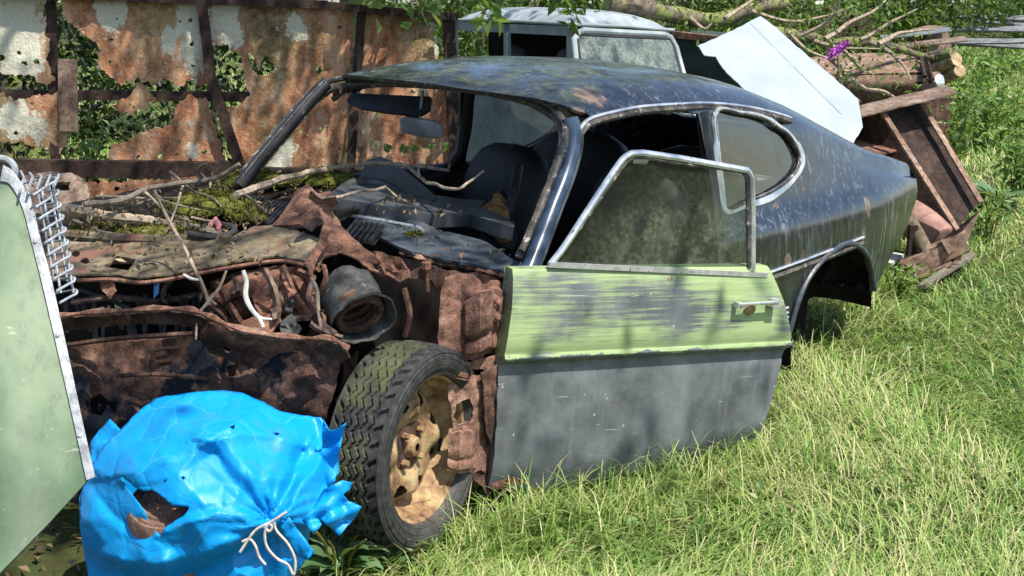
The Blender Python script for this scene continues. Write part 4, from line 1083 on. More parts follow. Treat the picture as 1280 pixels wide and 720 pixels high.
# ---- hedge and undergrowth behind everything (the camera looks down: only their lower parts show)
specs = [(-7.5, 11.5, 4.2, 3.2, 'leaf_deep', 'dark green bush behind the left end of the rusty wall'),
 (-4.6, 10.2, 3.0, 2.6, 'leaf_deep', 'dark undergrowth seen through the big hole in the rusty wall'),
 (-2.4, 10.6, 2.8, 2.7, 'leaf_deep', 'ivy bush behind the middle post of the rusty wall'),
 (-.3, 12.5, 3.2, 2.8, 'leaf_dark', 'dark bush behind the roof of the pale van'),
 (2.2, 13.5, 3.0, 2.6, 'leaf_dark', 'leafy bush behind the mossy fallen branch'),
 (2.9, 14.2, 1.7, 2.4, 'leaf_lite', 'sunlit bush behind the tilted white panel'),
 (5.2, 18.6, 3.0, 2.7, 'leaf_dark', 'dark bush behind the rusty tank and fallen twigs'),
 (13.5, 31.0, 4.4, 3.0, 'leaf_mid', 'bush left of the far stack of grey poles'),
 (16.5, 38.0, 7.0, 3.6, 'leaf_dark', 'dark bush behind the far stack of grey poles'),
 (4.6, 20.5, 4.4, 3.4, 'leaf_dark', 'dark shaded bush far behind the rusty bonnet'),
 (22.0, 36.0, 6.5, 3.6, 'leaf_mid', 'large bush beyond the right end of the lawn'),
 (1.0, 17.5, 4.6, 3.4, 'leaf_dark', 'tall dark thicket far behind the pale van'),
 (-4.0, 15.5, 6.0, 3.6, 'leaf_dark', 'broad dark thicket far behind the rusty wall')]
for x, y, w_, h_, mt, lb in specs:
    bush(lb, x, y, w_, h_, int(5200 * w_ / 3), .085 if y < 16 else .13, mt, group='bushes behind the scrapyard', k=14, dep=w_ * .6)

# ---- trees standing behind, crowns over the yard
def tree(label, x, y, h, r, cz, n, mat, cx=0, cy=0, size=.12, k=16, name='broadleaf_tree', hang=(), lw=1.0):
    t = root(name, label, 'tree', (x, y, 0), 'trees around the yard')
    mb = MB(); rr = random.Random(int(x * 31 + y * 7)); C_ = Vector((x + cx, y + cy, cz))
    mb.tube([(x, y, -.2), (x + .1, y - .05, h * .3), (x + cx * .3, y + cy * .3, h * .6), C_ + Vector((0, 0, r * .4))], [.22, .17, .12 * (.5 + lw / 2), .04 * lw], 10)
    part('trunk', mb, M['bark'], t)
    mb = MB()
    for q in range(11):
        a = rr.uniform(0, 6.28); e = C_ + Vector((math.cos(a) * r * .9, math.sin(a) * r * .9, rr.uniform(-.3, .5) * r * .6)); s = Vector((x + cx * .25, y + cy * .25, h * rr.uniform(.45, .65)))
        mb.tube([s, (s + e) / 2 + Vector((0, 0, .3)), e], [.07 * lw, .045 * lw, .012], 6)
    for pl in hang: mb.tube([Vector(p) for p in pl], [.02] + [.008] * (len(pl) - 2) + [.003], 6)
    part('limb', mb, M['bark'], t)
    bl = blobset(C_, (r, r, r * .55), k, .30)
    C = clump_pts(n, bl)
    if hang:
        H_ = []
        for pl in hang:
            for i in range(len(pl) - 1):
                for q in range(34): H_.append(np.array(Vector(pl[i]).lerp(Vector(pl[i + 1]), rr.random())) + RNG.normal(0, .055, 3))
        C = np.concatenate([C, np.array(H_)])
    foliage('crown', t, C, size, mat)
    return t
tree('tree behind the rusty wall with branches hanging over the pale van', -1.2, 9.6, 4.6, 2.3, 4.4, 3600, 'leaf_mid', .6, -2.2, .10, 26,
     hang=[[(-.9, 8.6, 2.3), (-.75, 7.6, 1.95), (-.55, 7.1, 1.72), (-.45, 6.95, 1.52)], [(-.6, 8.4, 2.2), (-.35, 7.5, 1.85), (-.22, 7.2, 1.68), (-.12, 7.1, 1.55)], [(-.9, 8.2, 2.3), (-.8, 7.4, 1.9), (-.72, 7.0, 1.66)], [(0, 8.6, 2.2), (.15, 7.7, 1.85), (.3, 7.5, 1.69), (.36, 7.45, 1.62)]])
tree('tree standing beyond the left part of the rusty wall', -5.2, 13.5, 6, 2.8, 5.2, 2600, 'leaf_dark', 0, 0)
tree('tree rising out of the thicket beyond the fallen branch', 3.4, 18.5, 7, 3.2, 5.6, 2600, 'leaf_mid', 0, 0)
tree('unseen thin crowned tree leaning in to dapple the coupe from the near side', -4.8, -0.5, 7, 2.6, 6.0, 1700, 'leaf_mid', 6.1, 4.4, .12, 26, lw=.3)  # out of view, added sunward of the coupe for its dappled shade
tree('tree at the far right edge of the lawn', 19.0, 40.0, 8, 3.6, 6.2, 2600, 'leaf_dark', 0, 0)

# ================================================================== RUSTY SHEET WALL
FA, FB = Vector((-3.2, 7.05, 0)), Vector((-.2, 7.5, 0)); FD = (FB - FA).normalized(); FN = Vector((FD.y, -FD.x, 0))
def fw(px, py, out=0.0):
    r = ray(px, py); p0 = FA + FN * out; return EYE + r * ((p0 - EYE).dot(FN) / r.dot(FN))
M['fence'] = m_fence([(tuple(fw(px, py) - Vector((-1.7, 7.3, 0))), r_) for px, py, r_ in [(22, 25, .26), (40, 62, .12), (232, 30, .12), (238, 62, .10), (212, 48, .08), (276, 26, .12), (290, 40, .07), (556, 50, .12), (50, 160, .07), (240, 190, .05), (350, 190, .08), (140, 20, .08), (370, 30, .07), (20, 150, .09)]])
wall = root('rusty_sheet_wall', 'rusty holed sheet steel wall with flaking cream paint behind the coupe', 'wall', (-1.7, 7.3, 0))
def fsheet(poly, holes=(), seed=0, out=0.0, rag=3.0, name='rusty_sheet', mat='fence', rh=2.5):
    def mp(x, y):
        p = fw(x, y, out); q = Vector((x * .018, y * .018, seed)); return p + FN * (.03 * noise.noise(q) + .012 * noise.noise(q * 4))
    return part(name, sheet(list(poly), [list(h) for h in holes], 9, mp, thick=.006, rag=rag * 1.5, ragf=.13, seed=seed, rag_holes=rh * 1.3, fine=2.5), M[mat], wall)
rr = random.Random(5)
def specks(x0, y0, x1, y1, n, r0=1.5, r1=5):
    out = []
    for _ in range(n):
        x, y, r = rr.uniform(x0, x1), rr.uniform(y0, y1), rr.uniform(r0, r1)
        if all((x - h[0]) ** 2 + (y - h[1]) ** 2 > (r + h[2] + 5) ** 2 for h in out): out.append((x, y, r))
    return [ring(x, y, r, r * .75, 9) for x, y, r in out]
fsheet([(-60, -8), (56, -8), (58, 40), (62, 80), (69, 100), (60, 108), (40, 95), (10, 92), (-60, 90)], specks(0, 60, 50, 85, 5), 1)
fsheet([(-60, 118), (0, 116), (20, 125), (50, 120), (76, 116), (84, 148), (82, 180), (72, 193), (45, 181), (0, 176), (-60, 176)], specks(0, 130, 70, 170, 4), 2)
fsheet([(78, -6), (252, 2), (258, 60), (262, 102), (248, 108), (235, 99), (224, 110), (206, 98), (190, 106), (172, 99), (152, 104), (132, 92), (122, 76), (128, 64), (112, 48), (94, 34), (80, 22)], specks(90, 10, 245, 92, 16, 1.2, 3.2), 3)
fsheet([(135, 184), (160, 178), (170, 168), (188, 163), (214, 156), (222, 128), (240, 120), (258, 122), (270, 160), (282, 206), (225, 206), (140, 206)], specks(160, 190, 272, 200, 9, 2, 4), 4)
fsheet([(140, 132), (160, 118), (170, 104), (184, 108), (192, 126), (180, 136), (165, 142), (148, 138)], (), 5, -.01)
fsheet([(258, 4), (350, 6), (444, 9), (440, 60), (436, 130), (430, 200), (400, 212), (330, 212), (300, 206), (290, 180), (282, 140), (300, 130), (312, 118), (306, 96), (300, 72), (284, 58), (268, 56), (262, 30)],
       [[(308, 65), (318, 70), (324, 80), (332, 70), (340, 78), (342, 90), (334, 94), (322, 92), (314, 80)], ring(296, 198, 7, 5, 9), ring(318, 196, 6, 5, 9), ring(398, 88, 5, 7, 9)] + specks(270, 12, 430, 60, 10, 1.2, 3) + specks(345, 100, 425, 190, 8, 1.2, 3), 6)
fsheet([(452, 10), (530, 16), (545, 22), (548, 70), (560, 120), (572, 205), (500, 212), (434, 212), (438, 150), (446, 60)],
       [ring(452 + k * 17 + rr.uniform(-4, 4), 184 + rr.uniform(-3, 3), rr.uniform(4, 7), 5, 10) for k in range(7)] + specks(460, 30, 540, 165, 10, 1.2, 3), 7)
fsheet([(430, 12), (440, 10), (436, 80), (425, 118), (414, 112), (424, 60)], (), 9, -.015)
# lower strip under the sheets and down to the ground
fsheet([(104, 228), (180, 224), (260, 222), (330, 226), (420, 230), (420, 262), (330, 252), (200, 256), (110, 260)], specks(120, 232, 320, 244, 8, 1.5, 3.5), 10, .10)
fsheet([(-60, 222), (576, 234), (576, 420), (-60, 420)], (), 11, -.02, 0, 'lower_skirt', 'rust_brown')
def wbar(name, p, q, w, dpt, out, mat='rust_brown'):
    return part(name, MB().beam(fw(*p, out), fw(*q, out), dpt, w, tuple(FN)) if False else bar3(fw(*p, out), fw(*q, out), w, dpt), M[mat], wall)
def bar3(a, b, w, dpt):
    z = (b - a).normalized(); x = FN; y = z.cross(x).normalized(); m = 9; rows = []
    for i in range(m):
        p = a.lerp(b, i / (m - 1)) + y * .004 * noise.noise(a * 3 + Vector((i * .9, 0, 0))) + x * .004 * noise.noise(a * 5 + Vector((i * .7, 3, 0)))
        rows.append([p + y * w / 2 + x * dpt / 2, p - y * w / 2 + x * dpt / 2, p - y * w / 2 - x * dpt / 2, p + y * w / 2 - x * dpt / 2])
    mb = MB().loft(rows, True); mb.f += [(3, 2, 1, 0), tuple(len(mb.v) - 4 + k for k in range(4))]
    return mb
wbar('top_rail', (-60, -12), (410, 6), .045, .07, .045); wbar('top_rail', (400, 6), (572, 21), .04, .07, .045)
wbar('middle_rail', (-60, 118), (330, 121), .055, .05, -.05)
wbar('bottom_rail', (-60, 208), (330, 214), .095, .07, .05); wbar('bottom_rail', (320, 215), (576, 223), .06, .07, .04)
for p, q, r_ in (((252, 2), (264, 100), .052), ((264, 98), (300, 208), .056)): wbar('post', p, q, r_, .07, .05)
wbar('post', (452, 12), (438, 214), .05, .05, .03); wbar('post', (560, 24), (571, 215), .07, .05, .02)
wbar('post', (84, 74), (86, 164), .10, .02, .03, 'rust_pale')
part('post', MB().beam(fw(64, 0, -.03), fw(70, 215, -.03), .05, .05), M['rust_brown'], wall)
for x in (-40, 285, 455, 566):
    p = fw(x, 215, .01); part('post_foot', MB().beam(p, (p.x, p.y, -.1), .06, .06), M['rust_brown'], wall)
# rusty bracket by the left end
bp_ = plane_map((40, 220, 6.6), (110, 220, 6.5), (60, 270, 6.4))
brk = solo('rusty_bracket', sheet([(30, 222), (60, 216), (90, 220), (110, 228), (112, 262), (80, 268), (30, 272)], [[(62, 232), (92, 230), (90, 240), (64, 242)], [(50, 252), (70, 250), (70, 258), (52, 260)]], 6, bumpy(bp_, .05, .04, 2), thick=.02, rag=2, ragf=.1), M['rust_pale'], 'rusty bracket with square holes lying behind the wire lamp guard', 'scrap metal')

# ================================================================== GREEN PANEL AT THE LEFT EDGE
gpnl = plane_map((0, 240, 2.92), (118, 600, 2.72), (0, 715, 2.62))
g0 = gpnl(60, 400); gb = gpnl(10, 715)
gr = root('green_body_panel', 'sage green vehicle wing with a riveted bare metal edge, at left', 'car panel', (gb.x, gb.y, gb.z))
def gmap(x, y):
    p = gpnl(x, y); k = max(0, (90 - x)) / 150
    return p + (p - EYE).normalized() * (.10 * k * k * 0 + .012 * noise.noise(Vector((x * .012, y * .006, 0))))
inner = [(0, 226), (13, 231), (28, 259), (41, 308), (54, 360), (72, 438), (91, 522), (108, 600)]
outer_ = [(4, 206), (18, 216), (36, 246), (51, 300), (65, 352), (83, 432), (104, 530), (119, 596)]
part('panel_skin', sheet([(-170, 225), (-60, 226)] + [(x + 2, y) for x, y in inner] + [(60, 655), (0, 716), (-80, 790), (-170, 860)], [], 16, gmap, thick=-.004, fine=8), M['green_paint'], gr)
mb = MB(); rows = []
for (a, b) in zip(smoothline(inner, 4), smoothline(outer_, 4)):
    p, q = gmap(*a), gmap(*b); t = (EYE - p).normalized() * .008
    rows.append([p - t * .2, p + t, q + t, q - t * 1.5, q - t * 4])
mb.loft(rows)
ed = part('edge_strip', mb, M['galv'], gr)
for (x, y) in ((44, 303), (72, 420), (100, 545)):
    p = gmap(x, y) + (EYE - gmap(x, y)).normalized() * .008
    part('rivet', MB().lathe([(0, .004), (.003, .0035), (.005, .0015), (.0055, 0)], p, (EYE - p), 10), M['galv'], gr)
part('panel_return', MB().loft([[gmap(x, y) + (EYE - gmap(x, y)).normalized() * -.004 for x, y in [(106, 602), (60, 657), (0, 718), (-80, 792)]], [gmap(x, y) - (EYE - gmap(x, y)).normalized() * .10 for x, y in [(100, 600), (56, 650), (-2, 712), (-80, 782)]]]), M['van_dark'], gr)
# wire lamp guard fixed behind the edge
wires = MB(); r_ = .0031
def GP(x, y, dz=0): return U(x, y, 2.95 + dz)
for k in range(10):
    fx, fy = 41 + 4.2 * k * .9, 240 + 16.6 * k * .9
    tip = (69 + 2.9 * k, 227 + 15.6 * k)
    P = [GP(fx, fy + 4, -.06), GP(tip[0] - 6, tip[1] + 3, 0), GP(tip[0], tip[1], .02), GP(tip[0] - 1, tip[1] - 5, .05), GP(tip[0] - 28 + .5 * k, tip[1] - 1, .17), GP(tip[0] - 48, tip[1] + 5, .24)]
    wires.tube([Vector(p) for p in smoothline(P, 3)], r_, 6)
for (x0, y0, x1, y1, dz) in ((52, 236, 76, 366, 0.01), (66, 228, 92, 366, .03), (60, 226, 84, 352, .10), (44, 224, 66, 345, .18), (30, 222, 50, 300, .24)):
    wires.tube([GP(x0, y0, dz), GP((x0 + x1) / 2 + 1, (y0 + y1) / 2, dz), GP(x1, y1, dz)], r_, 6)
for k in range(5):
    x = 24 + k * 11
    wires.tube([GP(x, 240 - 2 * k, -.05), GP(x + 6, 222 - k, .05), GP(x + 2, 214 + k * 2, .2)], r_, 6)
part('wire_lamp_guard', wires, M['wire'], gr)
P = [GP(-14 + 0, 226, .02)] + [GP(2 + 17 * math.cos(a), 214 - 16 * math.sin(a), .02) for a in np.linspace(2.6, -.6, 12)]
part('lifting_ring', MB().tube(P, .0085, 8), M['galv'], gr)

# ================================================================== BLUE PLASTIC BUNDLE
def seg_d(x, y, pl):
    b = 1e9; sgn = 1
    for (x1, y1), (x2, y2) in zip(pl[:-1], pl[1:]):
        dx, dy = x2 - x1, y2 - y1; t = max(0, min(1, ((x - x1) * dx + (y - y1) * dy) / (dx * dx + dy * dy)))
        q = math.hypot(x - x1 - dx * t, y - y1 - dy * t)
        if q < b: b = q; sgn = 1 if dx * (y - y1) - dy * (x - x1) > 0 else -1
    return b, sgn
TIE = (342, 650)
# (fold line, height, half width on its left, half width on its right): sharp ridges and valleys of the pulled sheet
creases = [([(157, 594), (190, 587), (226, 565), (263, 548)], .030, 50, 20), ([(263, 548), (280, 587), (313, 633), (336, 650)], -.022, 26, 14), ([(378, 566), (366, 600), (353, 627), (340, 648)], -.034, 12, 30),
 ([(414, 548), (388, 595), (360, 637), (345, 648)], .034, 22, 10), ([(240, 489), (205, 530), (165, 575)], .022, 40, 40), ([(330, 503), (300, 528), (263, 548)], .016, 30, 30),
 ([(263, 548), (300, 541), (345, 548), (378, 560), (412, 548)], .030, 44, 20), ([(390, 518), (398, 545), (378, 566)], -.018, 18, 10), ([(290, 562), (322, 600), (352, 596)], .013, 30, 16),
 ([(195, 668), (240, 652), (275, 640), (320, 650)], .020, 10, 24), ([(118, 610), (140, 645), (185, 672)], -.020, 22, 14), ([(186, 672), (178, 700)], .02, 16, 22),
 ([(240, 690), (246, 790)], -.03, 22, 30), ([(290, 688), (312, 790)], .03, 22, 30), ([(150, 700), (166, 790)], .03, 26, 26), ([(205, 700), (214, 790)], .02, 16, 24), ([(332, 672), (352, 790)], -.03, 16, 16)]
lower = [(95, 655), (130, 690), (180, 706), (257, 688), (313, 662), (345, 650), (400, 655)]
_r = np.random.default_rng(23); FP_ = []
for _ in range(4000):
    q = (_r.uniform(40, 480), _r.uniform(460, 840))
    if all((q[0] - p[0]) ** 2 + (q[1] - p[1]) ** 2 > 34 ** 2 for p in FP_): FP_.append(q)
def dome(x, y):
    rx = (x - 258) / 182; ry = (y - 655) / 172
    r2 = rx * rx + (ry * ry if ry < 0 else (ry * .6) ** 2)
    return .34 * max(0, 1 - r2 ** 1.15) ** .8
_v, _e, _f, _, _, _ = delaunay_2d_cdt([Vector(p) for p in FP_], [], [], 0, 1e-5)
FT = np.array([[tuple(_v[i]) for i in f] for f in _f]); FZ = np.array([dome(*p) for p in _v]) + _r.normal(0, .020, len(_v)); FZ = np.array([[FZ[i] for i in f] for f in _f])
def facet(x, y):
    a, b, c = FT[:, 0], FT[:, 1], FT[:, 2]; d = (b[:, 0] - a[:, 0]) * (c[:, 1] - a[:, 1]) - (c[:, 0] - a[:, 0]) * (b[:, 1] - a[:, 1])
    u = ((x - a[:, 0]) * (c[:, 1] - a[:, 1]) - (c[:, 0] - a[:, 0]) * (y - a[:, 1])) / d; v = ((b[:, 0] - a[:, 0]) * (y - a[:, 1]) - (x - a[:, 0]) * (b[:, 1] - a[:, 1])) / d
    k = np.minimum(np.minimum(u, v), 1 - u - v).argmax(); return FZ[k, 0] * (1 - u[k] - v[k]) + FZ[k, 1] * u[k] + FZ[k, 2] * v[k]
def bag_off(x, y):
    rx = (x - 258) / 182; ry = (y - 655) / 172
    r2 = rx * rx + (ry * ry if ry < 0 else (ry * .6) ** 2)
    o = .25 * dome(x, y) + .75 * facet(x, y)
    xw = x + 5 * noise.noise(Vector((x * .03, y * .03, 2))); yw = y + 5 * noise.noise(Vector((x * .03, y * .03, 6)))
    for pl, am, wl, wr in creases:
        q, s = seg_d(xw, yw, pl); w_ = wr if s > 0 else wl
        if q < w_: t = 1 - q / w_; o += 1.0 * am * (t * t * .35 + t * .65)
    q, s = seg_d(xw, yw, lower)
    if s > 0: t = min(1, q / 26); o -= .10 * t * t * (3 - 2 * t)
    # gathers running out of the tie
    dx, dy = x - TIE[0], y - TIE[1]; r = math.hypot(dx, dy); th = math.atan2(dy, dx) + .35 * noise.noise(Vector((r * .02, 3, 0)))
    f = math.exp(-r / 38) * min(1, r / 12)
    o += f * .015 * (1 - 2 * abs(((th * 2.6 + .3 * noise.noise(Vector((th * 2, 0, 5)))) % 1.0) * 2 - 1))
    # slack crumples, broad
    v = Vector((x * .010, y * .010, 1.7)); o += .016 * (.4 - abs(noise.noise(v))) + .007 * (.4 - abs(noise.noise(v * 2.6 + Vector((3, 1, 0)))))
    return o
def bagf(x, y): return U(x, y, 3.58 - bag_off(x, y))
def bagb(x, y):
    rx = (x - 262) / 178; ry = (y - 640) / 160
    return U(x, y, 3.60 + .22 * math.sqrt(max(0, 1 - min(1, rx * rx + ry * ry))))
bout = [(99, 622), (112, 585), (130, 556), (150, 538), (166, 520), (194, 498), (214, 494), (240, 490), (278, 488), (303, 491), (330, 503), (350, 514), (385, 520), (401, 522), (408, 536), (422, 548), (424, 580), (420, 600), (402, 630), (388, 660), (382, 700), (362, 730), (345, 800), (150, 800), (112, 730), (100, 660)]
bhole = [(152, 595), (163, 605), (178, 615), (190, 612), (205, 622), (215, 632), (237, 634), (228, 645), (215, 654), (205, 660), (200, 670), (186, 656), (182, 640), (170, 625), (160, 612)]
tears = [[(287, 533), (294, 530), (293, 537)], [(340, 540), (350, 541), (346, 545)], [(203, 602), (209, 597), (207, 604)], [(226, 596), (232, 597), (229, 600)]]
bb = Uz(260, 690, 0); bgd = U(260, 700, 3.6)
bag = root('blue_plastic_bundle', 'bright blue crumpled plastic sheet tied round scrap in front of the car', 'plastic sheet', (bgd.x, bgd.y, 0))
part('plastic_wrap', sheet(bout, [bhole] + tears, 3.2, bagf, thick=-.0015, rag=1.2, ragf=.06, fine=3, rag_holes=1.5), M['blue'], bag, ang=180)
part('plastic_back', sheet(bout, [], 22, bagb, fine=14), M['blue'], bag)
def flap(poly, d0, gx_, gy_, amp, seed):
    def mp(x, y): 
        return U(x, y, d0 + gx_ * (x - poly[0][0]) + gy_ * (y - poly[0][1]) + amp * noise.noise(Vector((x * .04, y * .04, seed))) + amp * .6 * (.5 - abs(noise.noise(Vector((x * .02 + y * .045, seed, 0))))))
    return part('torn_flap', sheet(poly, [], 5, mp, thick=.0015, rag=1.0, ragf=.08, seed=seed), M['blue'], bag, ang=180)
flap([(113, 553), (124, 538), (138, 524), (148, 534), (157, 541), (152, 556), (142, 572), (122, 590), (113, 580)], 3.52, -.0008, -.0005, .03, 1)
flap([(404, 524), (412, 538), (422, 536), (433, 528), (428, 548), (423, 572), (424, 590), (408, 612), (392, 630), (372, 640), (390, 600), (402, 560)], 3.45, -.001, .0006, .05, 2)
flap([(378, 650), (394, 632), (404, 612), (428, 600), (440, 603), (437, 612), (430, 618), (436, 626), (452, 633), (440, 652), (424, 670), (412, 658), (396, 646), (402, 656), (392, 668)], 3.33, .0006, .0003, .06, 3)
flap([(346, 650), (360, 644), (372, 662), (388, 682), (394, 690), (384, 700), (372, 694), (358, 676)], 3.30, -.0004, .0008, .04, 4)
flap([(182, 640), (196, 654), (214, 642), (240, 640), (262, 660), (240, 668), (212, 672), (196, 676), (186, 662)], 3.36, 0, .0004, .03, 5)
for pl, mt in (([(300, 690), (318, 664), (334, 655), (346, 648), (358, 640)], 'string'), ([(334, 655), (331, 668), (334, 684), (346, 698), (360, 706), (367, 718), (369, 700), (360, 680), (346, 664), (342, 652)], 'string'), ([(303, 677), (312, 674), (319, 682), (324, 696), (332, 706)], 'string'), ([(336, 654), (340, 658), (337, 664), (332, 660), (336, 654)], 'string')):
    P = [U(x, y, 3.24 + .0004 * (y - 650)) for x, y in pl]
    part('tie_string', MB().tube([Vector(p) for p in smoothline(P, 5)], .0036, 6), M[mt], bag)
# rusty ribbed drum inside the bundle
dc = U(211, 640, 3.375); ax = (EYE - dc).normalized() * .5 + Vector((-.1, 0, .8)); ax.normalize()
mb = MB(); prof = [(0, .07), (.03, .07)]
for k in range(9): prof += [(.035 + k * .013, .062 + .006 * (k % 2) - .002 * k), (.041 + k * .013, .068 - .008 * (k % 2) - .002 * k)]
prof += [(.16, .03), (.17, -.1), (.17, -.2)]
mb.lathe([(r * .66, h * .8) for r, h in prof], dc, ax, 40)
solo('ribbed_drum', mb, M['rust_tan'], 'rusty ribbed drum showing through the tear in the blue plastic', 'scrap metal', ang=30)
# ================================================================== VEHICLES AND SCRAP BEHIND
# ---- pale van
C1, CR, CL = U(716, 33, 8.0), U(842, 40, 8.75), U(566, 27, 9.3)
CB = CR + CL - C1
vr = root('pale_van', 'faded grey blue old van with a lichen covered windscreen behind the coupe', 'van', ((C1.x + CB.x) / 2, (C1.y + CB.y) / 2, 0))
rows = []
for i in range(15):
    t = i / 14; row = []
    for j in range(19):
        s = j / 18; p = C1.lerp(CR, s).lerp(CL.lerp(CB, s), t)
        e = min(1, min(s, 1 - s) / .2) ; f_ = min(1, min(t, 1 - t) / .12)
        p.z += .115 * (1 - abs(2 * s - 1) ** 3.2) ** .6 * (1 - abs(2 * t - 1) ** 4) ** .55 + .012
        row.append(p)
    rows.append(row)
rf = MB().loft(rows)
for (a, b) in ((C1, CR), (C1, CL), (CL, CB), (CR, CB)):
    rf.tube([a + Vector((0, 0, .012)), (a + b) / 2 + Vector((0, 0, .02)), b + Vector((0, 0, .012))], .012, 8)
part('roof', rf, M['van_paint'], vr)
VR_ = (CR - C1).normalized(); VL_ = (CL - C1).normalized()
def vs_pt(px, py): # side plane
    n = VL_.cross(Vector((0, 0, 1))); r = ray(px, py); return EYE + r * ((C1 - EYE).dot(n) / r.dot(n))
wsl = (C1 + Vector((.06, -.18, -.55)), CR + Vector((.14, -.26, -.55)))
def ws(s, t): return C1.lerp(CR, s).lerp(wsl[0].lerp(wsl[1], s), t) + Vector((0, -.05 * math.sin(math.pi * s), -.02))
part('windscreen', MB().loft([[ws(s, t) for s in np.linspace(.03, .97, 12)] for t in np.linspace(0.02, 1, 8)]), M['glass_van'], vr)
fr_pts = [ws(.012, .10), ws(.045, .03)] + [ws(s, 0) for s in np.linspace(.10, .90, 9)] + [ws(.955, .03)] + [ws(.99, t) for t in np.linspace(.15, 1, 5)]
part('windscreen_frame', MB().tube([ws(.0, 1)] + [ws(.0, t) for t in np.linspace(.85, .1, 5)] + fr_pts, .020, 8), M['van_paint'], vr)
part('windscreen_rubber', MB().tube([ws(.035, 1)] + [ws(.035, t) for t in np.linspace(.85, .06, 5)] + [ws(s, .045) for s in np.linspace(.06, .95, 9)] + [ws(.965, t) for t in np.linspace(.15, 1, 5)], .010, 6), M['rubber'], vr)
part('wiper', MB().tube([ws(.20, .80) + Vector((0, -.03, 0)), ws(.45, .73) + Vector((0, -.04, 0)), ws(.62, .70) + Vector((0, -.04, 0))], .008, 6), M['rubber'], vr)
sid = MB()
def side(s, h): return C1.lerp(CL, s) + Vector((0, 0, -h))
for s0, s1 in ((0, .045), (.49, .54), (.95, 1.0)):
    sid.loft([[side(s0, 0), side(s1, 0)], [side(s0, .42), side(s1, .42)]])
sid.loft([[side(s, .0) for s in np.linspace(0, 1, 10)], [side(s, .06) for s in np.linspace(0, 1, 10)]])
sid.loft([[side(s, .42) + Vector((-.0, -.03 * k, -k * .4)) for s in np.linspace(0, 1, 10)] for k in (0, 1, 2, 2.6)])
part('side_panel', sid, M['van_paint'], vr)
fb = MB().loft([[ws(s, 1) + Vector((.0, -.05, -.02)) for s in np.linspace(0, 1, 9)], [ws(s, 1) + Vector((.28, -.5, -.14)) for s in np.linspace(0, 1, 9)], [ws(s, 1) + Vector((.32, -.6, -.8)) for s in np.linspace(0, 1, 9)]])
part('bonnet', fb, M['van_paint'], vr)
part('window_rail', MB().tube([side(.5, .05), side(.5, .42)], .02, 6).tube([side(.03, .42), side(.97, .42)], .02, 6), M['van_paint'], vr)
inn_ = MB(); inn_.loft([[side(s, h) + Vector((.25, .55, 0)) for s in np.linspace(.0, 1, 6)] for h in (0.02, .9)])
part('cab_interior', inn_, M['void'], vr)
for s in (.2, .62):
    c = side(s, .42) + Vector((.12, .3, 0)); part('seat_back', pad(c, (.10, .16, .26), .2), M['lining'], vr)

# ---- dark green trailer behind
a, b = U(838, 44, 10.2), U(960, 58, 9.6)
tr = root('dark_green_trailer', 'dark green box trailer with a rusty top rail behind the white panel', 'trailer', ((a.x + b.x) / 2, (a.y + b.y) / 2, 0))
mb = MB().prism([a, b, Vector((b.x, b.y, .25)), Vector((a.x, a.y, .25))], (.4, 1.2, 0)); part('box_body', mb, M['van_dark'], tr, ang=30)
part('top_rail', MB().beam(a + Vector((0, -.02, .01)), b + Vector((0, -.02, .01)), .05, .05), M['rust_red'], tr)
for p in (a, b): part('wheel', MB().lathe([(0, .06), (.12, .06), (.2, .05), (.22, 0), (.2, -.05), (0, -.06)], (p.x + .3, p.y + .6, .22), (b - a).cross(Vector((0, 0, 1))), 20), M['rubber'], tr)

# ---- tilted white panel
wm = plane_map((872, 58, 7.6), (950, 22, 8.0), (1030, 140, 7.5))
cr0, cr1 = (936, 28), (1050, 142)
def wmap(x, y):
    p = wm(x, y); s = ((cr1[0] - cr0[0]) * (y - cr0[1]) - (cr1[1] - cr0[1]) * (x - cr0[0])) / math.hypot(cr1[0] - cr0[0], cr1[1] - cr0[1])
    v = (p - EYE).normalized()
    return p + v * ((.0022 * -s if s < 0 else 0) + .006 * noise.noise(Vector((x * .01, y * .01, 0))))
wp = wm(1000, 150)
wr = root('white_metal_panel', 'pale grey white sheet metal panel with a torn edge, leaning behind the coupe', 'metal panel', (wp.x, wp.y, wp.z - .2))
part('panel_sheet', sheet([(872, 58), (884, 53), (900, 46), (918, 38), (932, 30), (950, 21), (962, 29), (990, 54), (1030, 88), (1072, 124), (1078, 160), (1060, 190), (1000, 190), (960, 140), (925, 108), (908, 92), (899, 80), (894, 72), (880, 70)], [], 9, wmap, thick=.006, fine=4, rag=.8, ragf=.12), M['white_paint'], wr)
part('panel_crease', MB().tube([wmap(*p) - (wmap(*p) - EYE).normalized() * .004 for p in [(937, 29), (965, 57), (1000, 92), (1052, 144)]], .0045, 6), M['pole'], wr)

# ---- old rusty car front behind
def P10(x, y, d=9.6): return U(x, y, d)
oc = P10(1080, 110); orr = root('rusty_car_front', 'brown rusted front end of an old saloon with one silver headlamp', 'car', (oc.x, oc.y, 0))
rows = []
for i in range(11):
    t = i / 10; row = []
    for j in range(13):
        s = j / 12
        top = Vector(P10(1005 + 146 * s, 74 - 8 * math.sin(s * 3.0), 10.2 - .5 * s)); bot = Vector(P10(1010 + 146 * s, 94 - 4 * s, 9.5 - .45 * s))
        p = top.lerp(bot, t); p.z += .05 * math.sin(math.pi * t) ; row.append(p)
    rows.append(row)
part('bonnet', MB().loft(rows), M['rust_tan'], orr)
rows = []
for i in range(9):
    t = i / 8; row = []
    for j in range(13):
        s = j / 12; p = Vector(P10(1008 + 148 * s, 93 + t * (30 + 8 * (1 - s)), 9.48 - .45 * s + .25 * (t - .35) ** 2)); row.append(p)
    rows.append(row)
part('wing', MB().loft(rows), M['rust_tan'], orr)
